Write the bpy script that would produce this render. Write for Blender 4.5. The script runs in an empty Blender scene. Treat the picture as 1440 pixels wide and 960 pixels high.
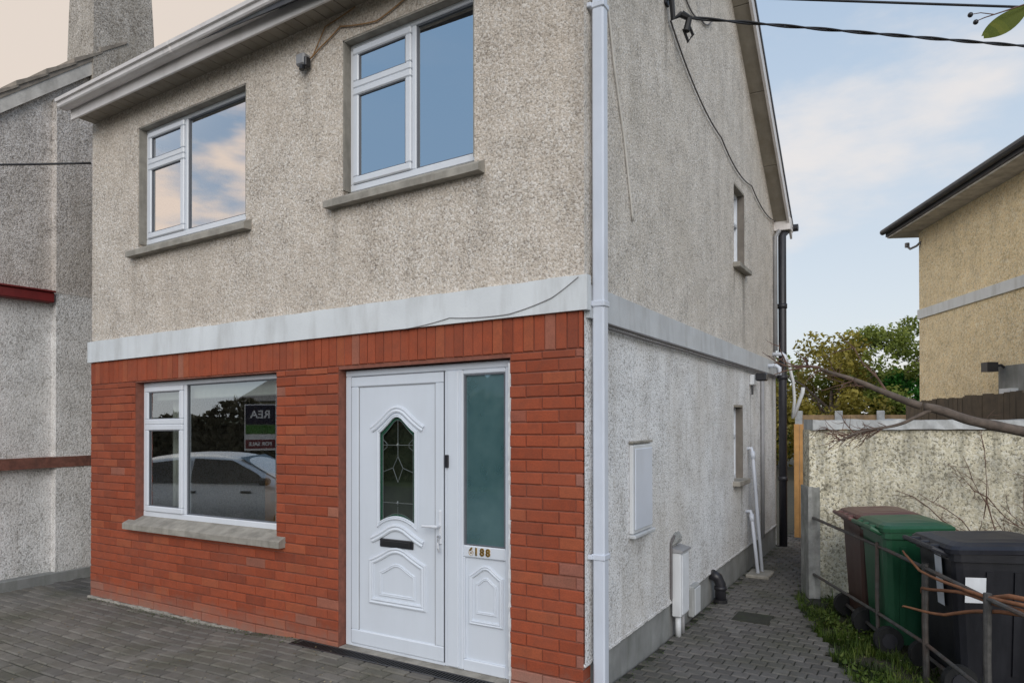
import bpy, bmesh, math, random
from mathutils import Vector, Matrix, noise as mnoise
random.seed(7)
S = bpy.context.scene
COL = S.collection
R = math.radians

# ------------------------------------------------------------------ helpers
def link(o):
    COL.objects.link(o); return o

def tag(o, label=None, cat=None, group=None, kind=None):
    if label: o['label'] = label
    if cat: o['category'] = cat
    if group: o['group'] = group
    if kind: o['kind'] = kind
    return o

def thing(name, label, cat, loc=(0, 0, 0), rz=0.0, group=None):
    o = link(bpy.data.objects.new(name, None))
    o.empty_display_size = 0.1
    o.location = loc; o.rotation_euler = (0, 0, rz)
    return tag(o, label, cat, group)

def warp(v):
    """the old front has settled: it drops a little towards its left end"""
    x = min(max(v.x, -5.6), 0.0)
    v.z = v.z * (1 + 0.009 * (x + 2.6))

class MB:
    def __init__(self):
        self.bm = bmesh.new()
        self.col = self.bm.loops.layers.float_color.new('Col')
        self.cur = (1, 1, 1, 1)
    def face(self, vs):
        try:
            f = self.bm.faces.new(vs)
        except ValueError:
            return None
        for l in f.loops: l[self.col] = self.cur
        return f
    def poly(self, pts):
        return self.face([self.bm.verts.new(p) for p in pts])
    def box(self, x0, x1, y0, y1, z0, z1, bev=0.0, M=None):
        sx, sy, sz = x1 - x0, y1 - y0, z1 - z0
        b = min(bev, abs(sx) * .45, abs(sy) * .45, abs(sz) * .45)
        v = []
        if b <= 0:
            for z in (z0, z1):
                for x, y in ((x0, y0), (x1, y0), (x1, y1), (x0, y1)): v.append((x, y, z))
            fs = [(3, 2, 1, 0), (4, 5, 6, 7), (0, 1, 5, 4), (1, 2, 6, 5), (2, 3, 7, 6), (3, 0, 4, 7)]
            vs = [self.bm.verts.new((M @ Vector(p)) if M else p) for p in v]
            for f in fs: self.face([vs[i] for i in f])
            return
        # chamfered box: hull of three inset rectangles per corner
        d = {}
        for ix, x in ((0, x0), (1, x1)):
            for iy, y in ((0, y0), (1, y1)):
                for iz, z in ((0, z0), (1, z1)):
                    ox, oy, oz = (b if ix == 0 else -b), (b if iy == 0 else -b), (b if iz == 0 else -b)
                    for a, p in ((0, (x, y + oy, z + oz)), (1, (x + ox, y, z + oz)), (2, (x + ox, y + oy, z))):
                        d[ix, iy, iz, a] = self.bm.verts.new((M @ Vector(p)) if M else p)
        g = lambda *k: d[k]
        for s in (0, 1):
            q = [g(s, 0, 0, 0), g(s, 1, 0, 0), g(s, 1, 1, 0), g(s, 0, 1, 0)]; self.face(q if s else q[::-1])
            q = [g(0, s, 0, 1), g(1, s, 0, 1), g(1, s, 1, 1), g(0, s, 1, 1)]; self.face(q[::-1] if s else q)
            q = [g(0, 0, s, 2), g(1, 0, s, 2), g(1, 1, s, 2), g(0, 1, s, 2)]; self.face(q if s else q[::-1])
        for a in (0, 1):
            for c in (0, 1):
                self.face([g(a, c, 0, 0), g(a, c, 0, 1), g(a, c, 1, 1), g(a, c, 1, 0)])
                self.face([g(a, 0, c, 0), g(a, 0, c, 2), g(a, 1, c, 2), g(a, 1, c, 0)])
                self.face([g(0, a, c, 1), g(0, a, c, 2), g(1, a, c, 2), g(1, a, c, 1)])
        for ix in (0, 1):
            for iy in (0, 1):
                for iz in (0, 1): self.face([g(ix, iy, iz, 0), g(ix, iy, iz, 1), g(ix, iy, iz, 2)])
    def tube(self, pts, r, n=8, cap=True, flat=1.0):
        pts = [Vector(p) for p in pts]
        rs = r if isinstance(r, (list, tuple)) else [r] * len(pts)
        up = None; rings = []
        for i, p in enumerate(pts):
            t = (pts[min(i + 1, len(pts) - 1)] - pts[max(i - 1, 0)])
            if t.length < 1e-9: t = Vector((0, 0, 1))
            t.normalize()
            if up is None:
                up = Vector((0, 0, 1)) if abs(t.z) < .9 else Vector((1, 0, 0))
            up = (up - t * up.dot(t))
            if up.length < 1e-6: up = t.orthogonal()
            up.normalize(); sd = t.cross(up)
            rings.append([self.bm.verts.new(p + (up * math.cos(a) * flat + sd * math.sin(a)) * rs[i])
                          for a in (2 * math.pi * k / n for k in range(n))])
        for a, b in zip(rings, rings[1:]):
            for k in range(n): self.face([a[k], a[(k + 1) % n], b[(k + 1) % n], b[k]])
        if cap:
            self.face(rings[0][::-1]); self.face(rings[-1])
    def sweep(self, path, prof, close=False):
        """profile (offset in plane, out of wall) swept along a 2-D path in the x-z plane; wall faces -y. path: (x,z), y0"""
        n = len(path); rings = []
        for i in range(n):
            a = path[(i - 1) % n] if (close or i > 0) else path[i]
            b = path[(i + 1) % n] if (close or i < n - 1) else path[i]
            p = path[i]
            def nrm(u, v):
                dx, dz = v[0] - u[0], v[1] - u[1]; L = math.hypot(dx, dz) or 1
                return (-dz / L, dx / L)
            n1 = nrm(a, p) if a != p else nrm(p, b)
            n2 = nrm(p, b) if b != p else n1
            mx, mz = n1[0] + n2[0], n1[1] + n2[1]; L = math.hypot(mx, mz) or 1
            mx, mz = mx / L, mz / L
            k = 1 / max(.35, mx * n1[0] + mz * n1[1])
            rings.append([self.bm.verts.new((p[0] + mx * k * o, self.y0 - h, p[1] + mz * k * o)) for o, h in prof])
        m = len(prof)
        for i in range(n if close else n - 1):
            A, B = rings[i], rings[(i + 1) % n]
            for k in range(m - 1): self.face([A[k], B[k], B[k + 1], A[k + 1]])
        if not close:
            self.face(rings[0]); self.face(rings[-1][::-1])
    def build(self, name, mat, parent=None, wp=False, smooth=False, local=False, normals=True):
        bm = self.bm
        if wp:
            for v in bm.verts: warp(v.co)
        if normals: bmesh.ops.recalc_face_normals(bm, faces=bm.faces[:])
        me = bpy.data.meshes.new(name); bm.to_mesh(me); bm.free()
        for m in (mat if isinstance(mat, (list, tuple)) else [mat]): me.materials.append(m)
        if smooth:
            for p in me.polygons: p.use_smooth = True
        o = link(bpy.data.objects.new(name, me))
        if parent is not None:
            o.parent = parent
            if not local:
                root = parent
                M = Matrix.Identity(4)
                while root is not None:
                    if root.parent is None:
                        M = Matrix.LocRotScale(root.location, root.rotation_euler, None)
                        break
                    root = root.parent
                o.matrix_parent_inverse = M.inverted() if parent.parent is None else Matrix.Identity(4)
        return o

def copy_tree(o, parent=None):
    c = o.copy(); COL.objects.link(c)
    if parent is not None: c.parent = parent
    for ch in list(o.children): copy_tree(ch, c)
    return c

def rect_wall(mb, f, u0, u1, v0, v1, holes, depth_dir, depth):
    """rectangle of wall with rectangular holes; f(u,v)->Vector on the face, reveals go depth*depth_dir"""
    us = sorted({u0, u1, *[h[0] for h in holes], *[h[1] for h in holes]})
    vs = sorted({v0, v1, *[h[2] for h in holes], *[h[3] for h in holes]})
    def inside(a, b):
        return any(h[0] - 1e-6 < a < h[1] + 1e-6 and h[2] - 1e-6 < b < h[3] + 1e-6 for h in holes)
    for i in range(len(us) - 1):
        for j in range(len(vs) - 1):
            if inside((us[i] + us[i + 1]) / 2, (vs[j] + vs[j + 1]) / 2): continue
            mb.poly([f(us[i], vs[j]), f(us[i + 1], vs[j]), f(us[i + 1], vs[j + 1]), f(us[i], vs[j + 1])])
    D = Vector(depth_dir) * depth
    for h in holes:
        c = [f(h[0], h[2]), f(h[1], h[2]), f(h[1], h[3]), f(h[0], h[3])]
        for k in range(4):
            a, b = c[k], c[(k + 1) % 4]
            mb.poly([a, b, b + D, a + D])

# ------------------------------------------------------------------ materials
class NT:
    def __init__(self, name):
        self.m = bpy.data.materials.new(name); self.m.use_nodes = True
        self.t = self.m.node_tree; self.t.nodes.clear()
        self.out = self.n('ShaderNodeOutputMaterial')
    def n(self, ty, **kw):
        x = self.t.nodes.new(ty)
        for k, v in kw.items():
            if k.startswith('_'): x.inputs[k[1:].replace('_', ' ')].default_value = v
            else: setattr(x, k, v)
        return x
    def l(self, a, b): self.t.links.new(a, b)
    def val(self, inp, v):
        if hasattr(v, 'is_output') or isinstance(v, bpy.types.NodeSocket): self.l(v, inp)
        else: inp.default_value = v
    def math(self, op, a, b=0.0, c=None, clamp=False):
        x = self.n('ShaderNodeMath', operation=op, use_clamp=clamp)
        self.val(x.inputs[0], a); self.val(x.inputs[1], b)
        if c is not None: self.val(x.inputs[2], c)
        return x.outputs[0]
    def mix(self, f, a, b, mode='MIX'):
        x = self.n('ShaderNodeMix', data_type='RGBA', blend_type=mode)
        self.val(x.inputs[0], f)
        for i, v in ((6, a), (7, b)):
            if isinstance(v, (tuple, list)) and len(v) == 3: v = (*v, 1)
            self.val(x.inputs[i], v)
        return x.outputs[2]
    def ramp(self, f, stops, interp='LINEAR'):
        x = self.n('ShaderNodeValToRGB'); e = x.color_ramp; e.interpolation = interp
        while len(e.elements) < len(stops): e.elements.new(0.5)
        for el, (p, c) in zip(e.elements, stops):
            el.position = p
            el.color = (*c, 1) if isinstance(c, (tuple, list)) else (c, c, c, 1)
        self.l(f, x.inputs[0]); return x.outputs[0]
    def coord(self, scale=(1, 1, 1), kind='Object'):
        tc = self.n('ShaderNodeTexCoord'); mp = self.n('ShaderNodeMapping')
        mp.inputs['Scale'].default_value = scale
        self.l(tc.outputs[kind], mp.inputs[0]); return mp.outputs[0]
    def noise(self, vec, scale, detail=4, rough=.55):
        x = self.n('ShaderNodeTexNoise'); x.inputs['Scale'].default_value = scale
        x.inputs['Detail'].default_value = detail; x.inputs['Roughness'].default_value = rough
        self.l(vec, x.inputs['Vector']); return x.outputs['Fac']
    def bump(self, h, strength=.5, dist=.01, normal=None):
        x = self.n('ShaderNodeBump'); x.inputs['Strength'].default_value = strength
        x.inputs['Distance'].default_value = dist; self.l(h, x.inputs['Height'])
        if normal is not None: self.l(normal, x.inputs['Normal'])
        return x.outputs[0]
    def bsdf(self, col, rough=.6, metal=0.0, normal=None, spec=.5, **kw):
        b = self.n('ShaderNodeBsdfPrincipled')
        if isinstance(col, (tuple, list)): col = (*col[:3], 1)
        self.val(b.inputs['Base Color'], col); self.val(b.inputs['Roughness'], rough)
        b.inputs['Metallic'].default_value = metal
        b.inputs['Specular IOR Level'].default_value = spec
        if normal is not None: self.l(normal, b.inputs['Normal'])
        for k, v in kw.items(): self.val(b.inputs[k.replace('_', ' ')], v)
        self.l(b.outputs[0], self.out.inputs[0]); return b

def plain(name, col, rough=.5, var=.12, scale=6, bump=0.0, metal=0.0, spec=.5, dirt=None, dirtamt=.35, bscale=60):
    t = NT(name); v = t.coord()
    n1 = t.noise(v, scale, 5, .6)
    c = t.mix(t.ramp(n1, [(.3, 0.0), (.7, 1.0)]), [x * (1 - var) for x in col], [min(1, x * (1 + var)) for x in col])
    if dirt:
        v2 = t.coord((3, 3, .6))
        n2 = t.noise(v2, 2.2, 6, .65)
        f = t.ramp(n2, [(.48, 0.0), (.78, dirtamt)])
        c = t.mix(f, c, dirt)
    nm = None
    if bump: nm = t.bump(t.noise(v, bscale, 4, .6), bump, .004)
    t.bsdf(c, t.ramp(n1, [(.2, max(.05, rough - .08)), (.8, min(1, rough + .08))]), metal, nm, spec)
    return t.m

def pebbledash(name, stones, dark, scale=55, stain=None, stainamt=.4, streak=None, streakamt=.3, bump=.7, basedirt=None, pits=.85, low=None, edge=(.36, .47), runs=()):
    t = NT(name); v = t.coord()
    a = t.n('ShaderNodeTexVoronoi'); a.inputs['Scale'].default_value = scale * 1.5; t.l(v, a.inputs['Vector'])
    sp = t.n('ShaderNodeSeparateColor'); t.l(a.outputs['Color'], sp.inputs[0])
    k = len(stones)
    c = t.ramp(sp.outputs[0], [(i / k, s) for i, s in enumerate(stones)], 'CONSTANT')
    if low:                                    # paler paint on the lower storey
        n3a = t.noise(v, 4.0, 5, .65)
        tc = t.n('ShaderNodeTexCoord'); s = t.n('ShaderNodeSeparateXYZ'); t.l(tc.outputs['Object'], s.inputs[0])
        c = t.mix(t.ramp(t.math('ADD', t.math('DIVIDE', s.outputs[2], 5.0), t.math('MULTIPLY', n3a, .08)), [(.49, low[1]), (.54, 0.0)]), c, low[0])
    # gaps between the stones: two sizes of irregular dark pits
    g1 = t.noise(v, scale * 1.25, 2, .7); g2 = t.noise(v, scale * .55, 3, .65); n0 = t.noise(v, .9, 6, .6); n3 = t.noise(v, 4.0, 5, .65)
    # some areas have lost more stones than others
    th = t.math('MULTIPLY', t.math('SUBTRACT', n3, .5), .22)
    c = t.mix(t.math('MULTIPLY', t.ramp(t.math('ADD', g1, th), [(edge[0], 1.0), (edge[1], 0.0)]), pits), c, dark)
    c = t.mix(t.math('MULTIPLY', t.ramp(t.math('ADD', g2, th), [(.34, 1.0), (.45, 0.0)]), pits * .8), c, dark)
    if stain: c = t.mix(t.ramp(n0, [(.42, 0.0), (.7, stainamt)]), c, stain)
    c = t.mix(t.ramp(n3, [(.3, .16), (.7, 0.0)]), c, (.10, .09, .08))
    if streak:
        v2 = t.coord((4, 4, .35))
        n2 = t.noise(v2, 2.0, 5, .6)
        c = t.mix(t.ramp(n2, [(.48, 0.0), (.74, streakamt)]), c, streak)
    if basedirt:
        tc = t.n('ShaderNodeTexCoord'); s = t.n('ShaderNodeSeparateXYZ'); t.l(tc.outputs['Object'], s.inputs[0])
        h = t.math('ADD', s.outputs[2], t.math('MULTIPLY', n3, .5))
        c = t.mix(t.ramp(t.math('DIVIDE', h, basedirt[1]), [(.3, basedirt[2]), (1.0, 0.0)]), c, basedirt[0])
    if runs:                                   # grimy runs below sills and fixings, plus short broad bands darkest at the top
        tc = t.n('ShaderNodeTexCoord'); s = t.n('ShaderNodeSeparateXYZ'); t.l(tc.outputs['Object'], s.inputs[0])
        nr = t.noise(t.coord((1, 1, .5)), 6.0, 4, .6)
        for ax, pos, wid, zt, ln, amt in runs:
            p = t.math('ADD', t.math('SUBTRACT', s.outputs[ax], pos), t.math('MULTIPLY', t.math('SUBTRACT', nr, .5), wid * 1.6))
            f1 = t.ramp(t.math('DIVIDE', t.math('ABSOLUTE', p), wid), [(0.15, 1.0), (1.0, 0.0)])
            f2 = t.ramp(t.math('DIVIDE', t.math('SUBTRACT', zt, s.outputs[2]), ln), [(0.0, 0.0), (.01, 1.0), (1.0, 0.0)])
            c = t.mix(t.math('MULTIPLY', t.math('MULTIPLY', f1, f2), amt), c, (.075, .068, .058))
    hb = t.math('ADD', t.math('ADD', g1, g2), t.math('MULTIPLY', t.math('SUBTRACT', 1.0, a.outputs['Distance']), .35))
    t.bsdf(c, .92, 0, t.bump(hb, bump, .012), .2)
    return t.m

def vcol_mat(name, rough=.8, grain=90, bump=.5, weather=None, wamt=.3, spec=.3, bdist=.003, base=None):
    t = NT(name); v = t.coord()
    at = t.n('ShaderNodeVertexColor'); at.layer_name = 'Col'
    n1 = t.noise(v, grain, 4, .65); n2 = t.noise(v, 1.7, 6, .6); n3 = t.noise(v, 11, 4, .6)
    c = t.mix(t.ramp(n1, [(.3, .28), (.65, 0.0)]), at.outputs[0], (.03, .02, .02))
    c = t.mix(t.ramp(n3, [(.3, .22), (.6, 0.0)]), c, (.05, .035, .03))
    if weather: c = t.mix(t.ramp(n2, [(.45, 0.0), (.75, wamt)]), c, weather)
    if base:
        tc = t.n('ShaderNodeTexCoord'); s = t.n('ShaderNodeSeparateXYZ'); t.l(tc.outputs['Object'], s.inputs[0])
        h = t.math('ADD', s.outputs[2], t.math('MULTIPLY', n3, .22))
        c = t.mix(t.ramp(t.math('DIVIDE', h, base[1]), [(.25, base[2]), (1.0, 0.0)]), c, base[0])
    t.bsdf(c, rough, 0, t.bump(t.math('ADD', n1, n3), bump, bdist), spec)
    return t.m

def glass_mat(name, fac=.5, tint=(.9, .95, .95), see=(.75, .8, .8), rough=0.0, wob=.0):
    t = NT(name)
    g = t.n('ShaderNodeBsdfGlossy'); g.inputs['Color'].default_value = (*tint, 1); g.inputs['Roughness'].default_value = rough
    if wob:
        nm = t.bump(t.noise(t.coord(), 2.5, 1, .4), wob, .01); t.l(nm, g.inputs['Normal'])
    tr = t.n('ShaderNodeBsdfTransparent'); tr.inputs['Color'].default_value = (*see, 1)
    mx = t.n('ShaderNodeMixShader'); mx.inputs[0].default_value = fac
    t.l(tr.outputs[0], mx.inputs[1]); t.l(g.outputs[0], mx.inputs[2]); t.l(mx.outputs[0], t.out.inputs[0])
    return t.m

def leaf_mat(name, c1, c2, c3, trans=.35):
    t = NT(name)
    at = t.n('ShaderNodeVertexColor'); at.layer_name = 'Col'
    sp = t.n('ShaderNodeSeparateColor'); t.l(at.outputs[0], sp.inputs[0])
    c = t.ramp(sp.outputs[0], [(0.0, c1), (.5, c2), (1.0, c3)])
    d = t.n('ShaderNodeBsdfPrincipled'); t.l(c, d.inputs['Base Color']); d.inputs['Roughness'].default_value = .55
    d.inputs['Specular IOR Level'].default_value = .3
    tl = t.n('ShaderNodeBsdfTranslucent'); t.l(c, tl.inputs['Color'])
    mx = t.n('ShaderNodeMixShader'); mx.inputs[0].default_value = trans
    t.l(d.outputs[0], mx.inputs[1]); t.l(tl.outputs[0], mx.inputs[2]); t.l(mx.outputs[0], t.out.inputs[0])
    return t.m

M = {}
M['dash_front'] = pebbledash('dash_front', [(.655, .585, .51), (.74, .68, .615), (.565, .495, .42), (.80, .75, .69), (.685, .61, .525), (.615, .545, .47)],
                             (.17, .14, .115), 52, (.53, .44, .35), .35, (.42, .36, .29), .25, pits=.68,
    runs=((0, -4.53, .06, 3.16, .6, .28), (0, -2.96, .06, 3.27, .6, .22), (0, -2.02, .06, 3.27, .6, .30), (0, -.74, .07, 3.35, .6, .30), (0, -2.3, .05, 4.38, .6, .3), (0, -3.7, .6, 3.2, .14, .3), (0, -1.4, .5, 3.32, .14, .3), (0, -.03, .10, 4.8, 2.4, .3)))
M['dash_side'] = pebbledash('dash_side', [(.72, .665, .60), (.80, .75, .695), (.63, .58, .515), (.86, .825, .78), (.75, .69, .615), (.68, .63, .57)],
                            (.19, .17, .15), 55, (.55, .49, .41), .4, (.38, .345, .29), .3, low=((.90, .92, .95), .8), pits=.68,
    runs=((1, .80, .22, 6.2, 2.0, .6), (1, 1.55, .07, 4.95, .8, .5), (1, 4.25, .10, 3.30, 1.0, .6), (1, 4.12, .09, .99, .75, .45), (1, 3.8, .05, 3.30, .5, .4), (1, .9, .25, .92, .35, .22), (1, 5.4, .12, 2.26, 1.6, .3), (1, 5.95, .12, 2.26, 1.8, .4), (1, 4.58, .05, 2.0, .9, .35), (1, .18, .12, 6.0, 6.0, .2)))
M['dash_dark'] = pebbledash('dash_dark', [(.66, .61, .575), (.74, .70, .67), (.57, .525, .49), (.80, .76, .73), (.65, .60, .55)],
                            (.14, .12, .105), 52, (.42, .375, .32), .45, (.30, .265, .22), .4, pits=.65)
M['dash_pale'] = pebbledash('dash_pale', [(.80, .785, .775), (.86, .855, .85), (.70, .685, .675), (.89, .89, .89), (.81, .80, .79)],
                            (.17, .16, .145), 55, (.64, .60, .55), .3, (.48, .44, .39), .3, basedirt=((.25, .26, .21), .45, .5), pits=.72)
M['dash_stack'] = pebbledash('dash_stack', [(.52, .48, .435), (.60, .56, .51), (.44, .40, .35), (.66, .61, .56), (.50, .45, .39)],
                             (.12, .10, .085), 52, (.30, .26, .205), .5, (.23, .20, .16), .5)
M['dash_yellow'] = pebbledash('dash_yellow', [(.90, .74, .47), (.93, .80, .56), (.84, .68, .42), (.94, .84, .64), (.87, .71, .44)],
                              (.34, .26, .14), 34, (.78, .65, .42), .3, (.60, .50, .34), .25, pits=.55)
M['dash_garden'] = pebbledash('dash_garden', [(.82, .76, .58), (.88, .83, .67), (.72, .66, .49), (.90, .86, .73), (.78, .71, .53)],
                              (.15, .135, .09), 34, (.36, .335, .26), .65, (.14, .135, .11), .85, basedirt=((.19, .20, .165), .8, .6), pits=.9)
M['band'] = plain('band_paint', (.66, .69, .71), .6, .06, 3, .25, dirt=(.30, .29, .27), dirtamt=.45)
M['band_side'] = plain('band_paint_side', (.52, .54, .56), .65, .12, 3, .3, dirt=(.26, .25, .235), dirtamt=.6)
M['concrete'] = plain('sill_concrete', (.30, .28, .245), .85, .25, 9, .6, dirt=(.12, .11, .09), dirtamt=.7)
M['plinth'] = plain('plinth_concrete', (.25, .255, .25), .85, .2, 4, .5, dirt=(.10, .11, .09), dirtamt=.6)
M['coping'] = plain('coping_concrete', (.46, .47, .47), .85, .25, 7, .7, dirt=(.14, .15, .13), dirtamt=.7)
M['reveal_dark'] = plain('reveal_dark', (.17, .15, .13), .9, .2, 9, .3)
M['pier'] = plain('pier_concrete', (.30, .30, .285), .9, .35, 9, .8, dirt=(.10, .11, .09), dirtamt=.8)
M['upvc'] = plain('white_upvc', (.66, .69, .74), .32, .025, 3, 0, dirt=(.50, .50, .48), dirtamt=.16)
M['upvc_door'] = plain('white_upvc_door', (.64, .685, .75), .35, .025, 2, 0, dirt=(.46, .48, .50), dirtamt=.16)
M['gutter_white'] = plain('gutter_white', (.70, .67, .66), .45, .06, 3, 0, dirt=(.34, .30, .27), dirtamt=.3)
M['pipe_white'] = plain('pipe_white', (.62, .66, .74), .4, .05, 3, 0, dirt=(.42, .43, .45), dirtamt=.3)
M['soffit'] = plain('soffit', (.30, .27, .225), .7, .15, 5, .2, dirt=(.20, .16, .11), dirtamt=.6)
M['rubber'] = plain('rubber_black', (.012, .012, .013), .6, .2)
M['seal'] = plain('seal_grey', (.12, .13, .15), .6, .1)
M['black'] = plain('black_plastic', (.018, .018, .022), .42, .2)
M['blackpipe'] = plain('black_pipe', (.022, .022, .028), .45, .25, 4, 0, dirt=(.08, .08, .085), dirtamt=.4)
M['greypipe'] = plain('grey_pipe', (.28, .28, .29), .5, .15, 4, 0, dirt=(.12, .12, .12), dirtamt=.5)
M['metal_bar'] = plain('weathered_steel', (.10, .095, .09), .6, .35, 20, .4, metal=.3, dirt=(.16, .07, .035), dirtamt=.7)
M['brass'] = plain('brass', (.55, .33, .08), .3, .2, 30, metal=.9, dirt=(.12, .07, .02), dirtamt=.5)
M['steel'] = plain('handle_steel', (.62, .64, .68), .28, .1, metal=.6)
M['brick'] = vcol_mat('brick', .82, 120, .6, (.24, .09, .06), .4, .25, base=((.30, .22, .18), .32, .55))
M['mortar'] = plain('mortar', (.23, .085, .058), .95, .25, 20, .5)
M['slate'] = plain('roof_slate', (.055, .057, .065), .6, .3, 8, .4, dirt=(.12, .12, .10), dirtamt=.5)
M['slate_brown'] = plain('roof_tile_brown', (.27, .23, .19), .8, .3, 9, .5, dirt=(.22, .20, .16), dirtamt=.6)
M['verge'] = plain('verge_mortar', (.55, .52, .48), .9, .2, 8, .5, dirt=(.2, .18, .15), dirtamt=.5)
M['redpaint'] = plain('red_paint', (.17, .018, .018), .5, .25, 6, .2, dirt=(.06, .012, .012), dirtamt=.5)
M['brickband'] = plain('brick_band', (.17, .07, .05), .85, .45, 18, .6, dirt=(.05, .03, .025), dirtamt=.7)
M['paving'] = vcol_mat('paving', .85, 150, .9, (.07, .072, .042), .7, .25)
M['joint'] = plain('joint_sand', (.032, .032, .024), .95, .4, 12, .6, dirt=(.03, .05, .012), dirtamt=.7)
M['soil'] = plain('soil', (.045, .04, .026), .95, .4, 10, .8, dirt=(.035, .05, .015), dirtamt=.8)
M['asphalt'] = plain('asphalt', (.05, .05, .052), .9, .2, 20, .6)
M['field'] = plain('field', (.06, .075, .035), .95, .3, 2, .5)
M['glass'] = glass_mat('window_glass', .72, (.93, .95, .97), (.75, .8, .82), 0.0, .015)
M['glass_low'] = glass_mat('window_glass_ground', .40, (.92, .95, .96), (.72, .78, .78), 0.0, .01)
M['interior'] = plain('room_wall', (.34, .29, .23), .9, .1)
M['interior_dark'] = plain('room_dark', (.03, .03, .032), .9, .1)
M['fabric'] = plain('blind_fabric', (.72, .70, .62), .9, .06, 20, .2)
M['wood'] = plain('cabinet_wood', (.30, .14, .045), .5, .3, 12)
M['fence_wood'] = plain('fence_wood', (.36, .24, .13), .8, .25, 7, .5, dirt=(.14, .11, .08), dirtamt=.6)
M['fence_dark'] = plain('fence_dark', (.11, .085, .06), .85, .3, 7, .5, dirt=(.05, .045, .04), dirtamt=.6)
M['gate_wood'] = plain('gate_wood', (.55, .30, .11), .75, .2, 7, .4, dirt=(.22, .12, .05), dirtamt=.5)
M['bark'] = plain('bark', (.13, .10, .08), .9, .35, 16, .9, dirt=(.05, .04, .035), dirtamt=.6, bscale=40)
M['twig'] = plain('twig', (.13, .075, .055), .85, .35, 16, .5)
M['cable'] = plain('cable_black', (.015, .015, .018), .5, .2)
M['cable_brown'] = plain('cable_brown', (.30, .17, .07), .6, .2)
M['cable_white'] = plain('cable_white', (.58, .56, .52), .6, .1)
M['cable_grey'] = plain('cable_grey', (.13, .12, .12), .6, .2)
M['box_grey'] = plain('box_grey', (.36, .37, .37), .5, .12, 8, 0, dirt=(.2, .2, .18), dirtamt=.4)
M['box_white'] = plain('box_white', (.62, .64, .66), .5, .06, 6, 0, dirt=(.36, .36, .34), dirtamt=.4)
M['sticker'] = plain('paper_white', (.72, .74, .77), .7, .05, 12, 0, dirt=(.45, .45, .45), dirtamt=.5)
M['bin_brown'] = plain('bin_brown', (.055, .022, .016), .45, .15, 5, .15, dirt=(.14, .09, .07), dirtamt=.35)
M['bin_lid_brown'] = plain('bin_lid_brown', (.115, .046, .04), .4, .15, 5, .15, dirt=(.22, .15, .13), dirtamt=.4)
M['bin_green'] = plain('bin_green', (.012, .078, .034), .42, .15, 5, .15, dirt=(.05, .13, .08), dirtamt=.35)
M['bin_black'] = plain('bin_black', (.0035, .004, .008), .5, .2, 5, .15, dirt=(.05, .05, .06), dirtamt=.3)
M['lid_black'] = plain('bin_lid_black', (.010, .011, .018), .48, .2, 5, .2, dirt=(.06, .06, .07), dirtamt=.4)
M['grass'] = leaf_mat('grass_blades', (.02, .035, .008), (.065, .115, .016), (.15, .19, .04), .3)
M['leaf_green'] = leaf_mat('leaf_green', (0.030, 0.068, 0.012), (0.075, 0.135, 0.022), (0.165, 0.225, 0.045))
M['leaf_gold'] = leaf_mat('leaf_gold', (0.121, 0.101, 0.016), (0.270, 0.230, 0.041), (0.432, 0.351, 0.081))
M['leaf_olive'] = leaf_mat('leaf_olive', (0.075, 0.105, 0.018), (0.195, 0.240, 0.045), (0.330, 0.360, 0.090))
M['leaf_bright'] = leaf_mat('leaf_bright', (.02, .10, .015), (.05, .20, .03), (.09, .28, .05))
M['leaf_hedge'] = leaf_mat('leaf_hedge', (.10, .088, .055), (.17, .15, .10), (.25, .22, .15), .2)
M['leaf_dark'] = leaf_mat('leaf_dark', (.012, .02, .008), (.025, .04, .012), (.045, .06, .02))
M['leaf_one'] = leaf_mat('leaf_one', (.08, .11, .012), (.14, .17, .02), (.19, .2, .03), .5)
M['litter'] = leaf_mat('leaf_litter', (.10, .07, .03), (.22, .17, .09), (.34, .30, .2), .1)
M['navy'] = plain('sign_navy', (.012, .014, .035), .4, .05)
M['signgreen'] = plain('sign_green', (.05, .16, .025), .5, .3, 9)
M['signred'] = plain('sign_red', (.16, .02, .03), .5, .08)
M['signwhite'] = plain('sign_white', (.75, .75, .74), .5, .04)
M['carpaint'] = plain('car_silver', (.62, .65, .68), .25, .02, 2, metal=.25)
M['carglass'] = plain('car_glass', (.015, .018, .022), .06, .1, spec=.8)
M['tyre'] = plain('tyre', (.015, .015, .015), .85, .2)
M['lamp'] = plain('lamp_lens', (.6, .58, .55), .15, .1)
M['housewall'] = plain('opposite_render', (.30, .26, .20), .9, .12, 3, .3)
M['door_dark'] = glass_mat('leaded_glass', .30, (.85, .9, .86), (.6, .68, .6), .02)
M['door_green'] = plain('stained_green', (.02, .075, .045), .2, .3, 40, spec=.5)
M['lead'] = plain('lead_came', (.17, .19, .19), .4, .15, metal=.4)
M['backing'] = plain('dark_hall', (.05, .055, .04), .9, .6, 5)
M['frost'] = None
t = NT('frosted_sidelight'); v = t.coord()
s_ = t.n('ShaderNodeSeparateXYZ'); t.l(v, s_.inputs[0])
c_ = t.ramp(t.noise(v, 7, 3, .5), [(.3, (.055, .125, .135)), (.7, (.085, .165, .175))])
b_ = t.bsdf(c_, .2, 0, None, .5)
g_ = t.n('ShaderNodeBsdfGlossy'); g_.inputs['Color'].default_value = (.75, .95, .97, 1); g_.inputs['Roughness'].default_value = .015
mx_ = t.n('ShaderNodeMixShader'); mx_.inputs[0].default_value = .24
t.l(b_.outputs[0], mx_.inputs[1]); t.l(g_.outputs[0], mx_.inputs[2]); t.l(mx_.outputs[0], t.out.inputs[0])
M['frost'] = t.m
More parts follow.
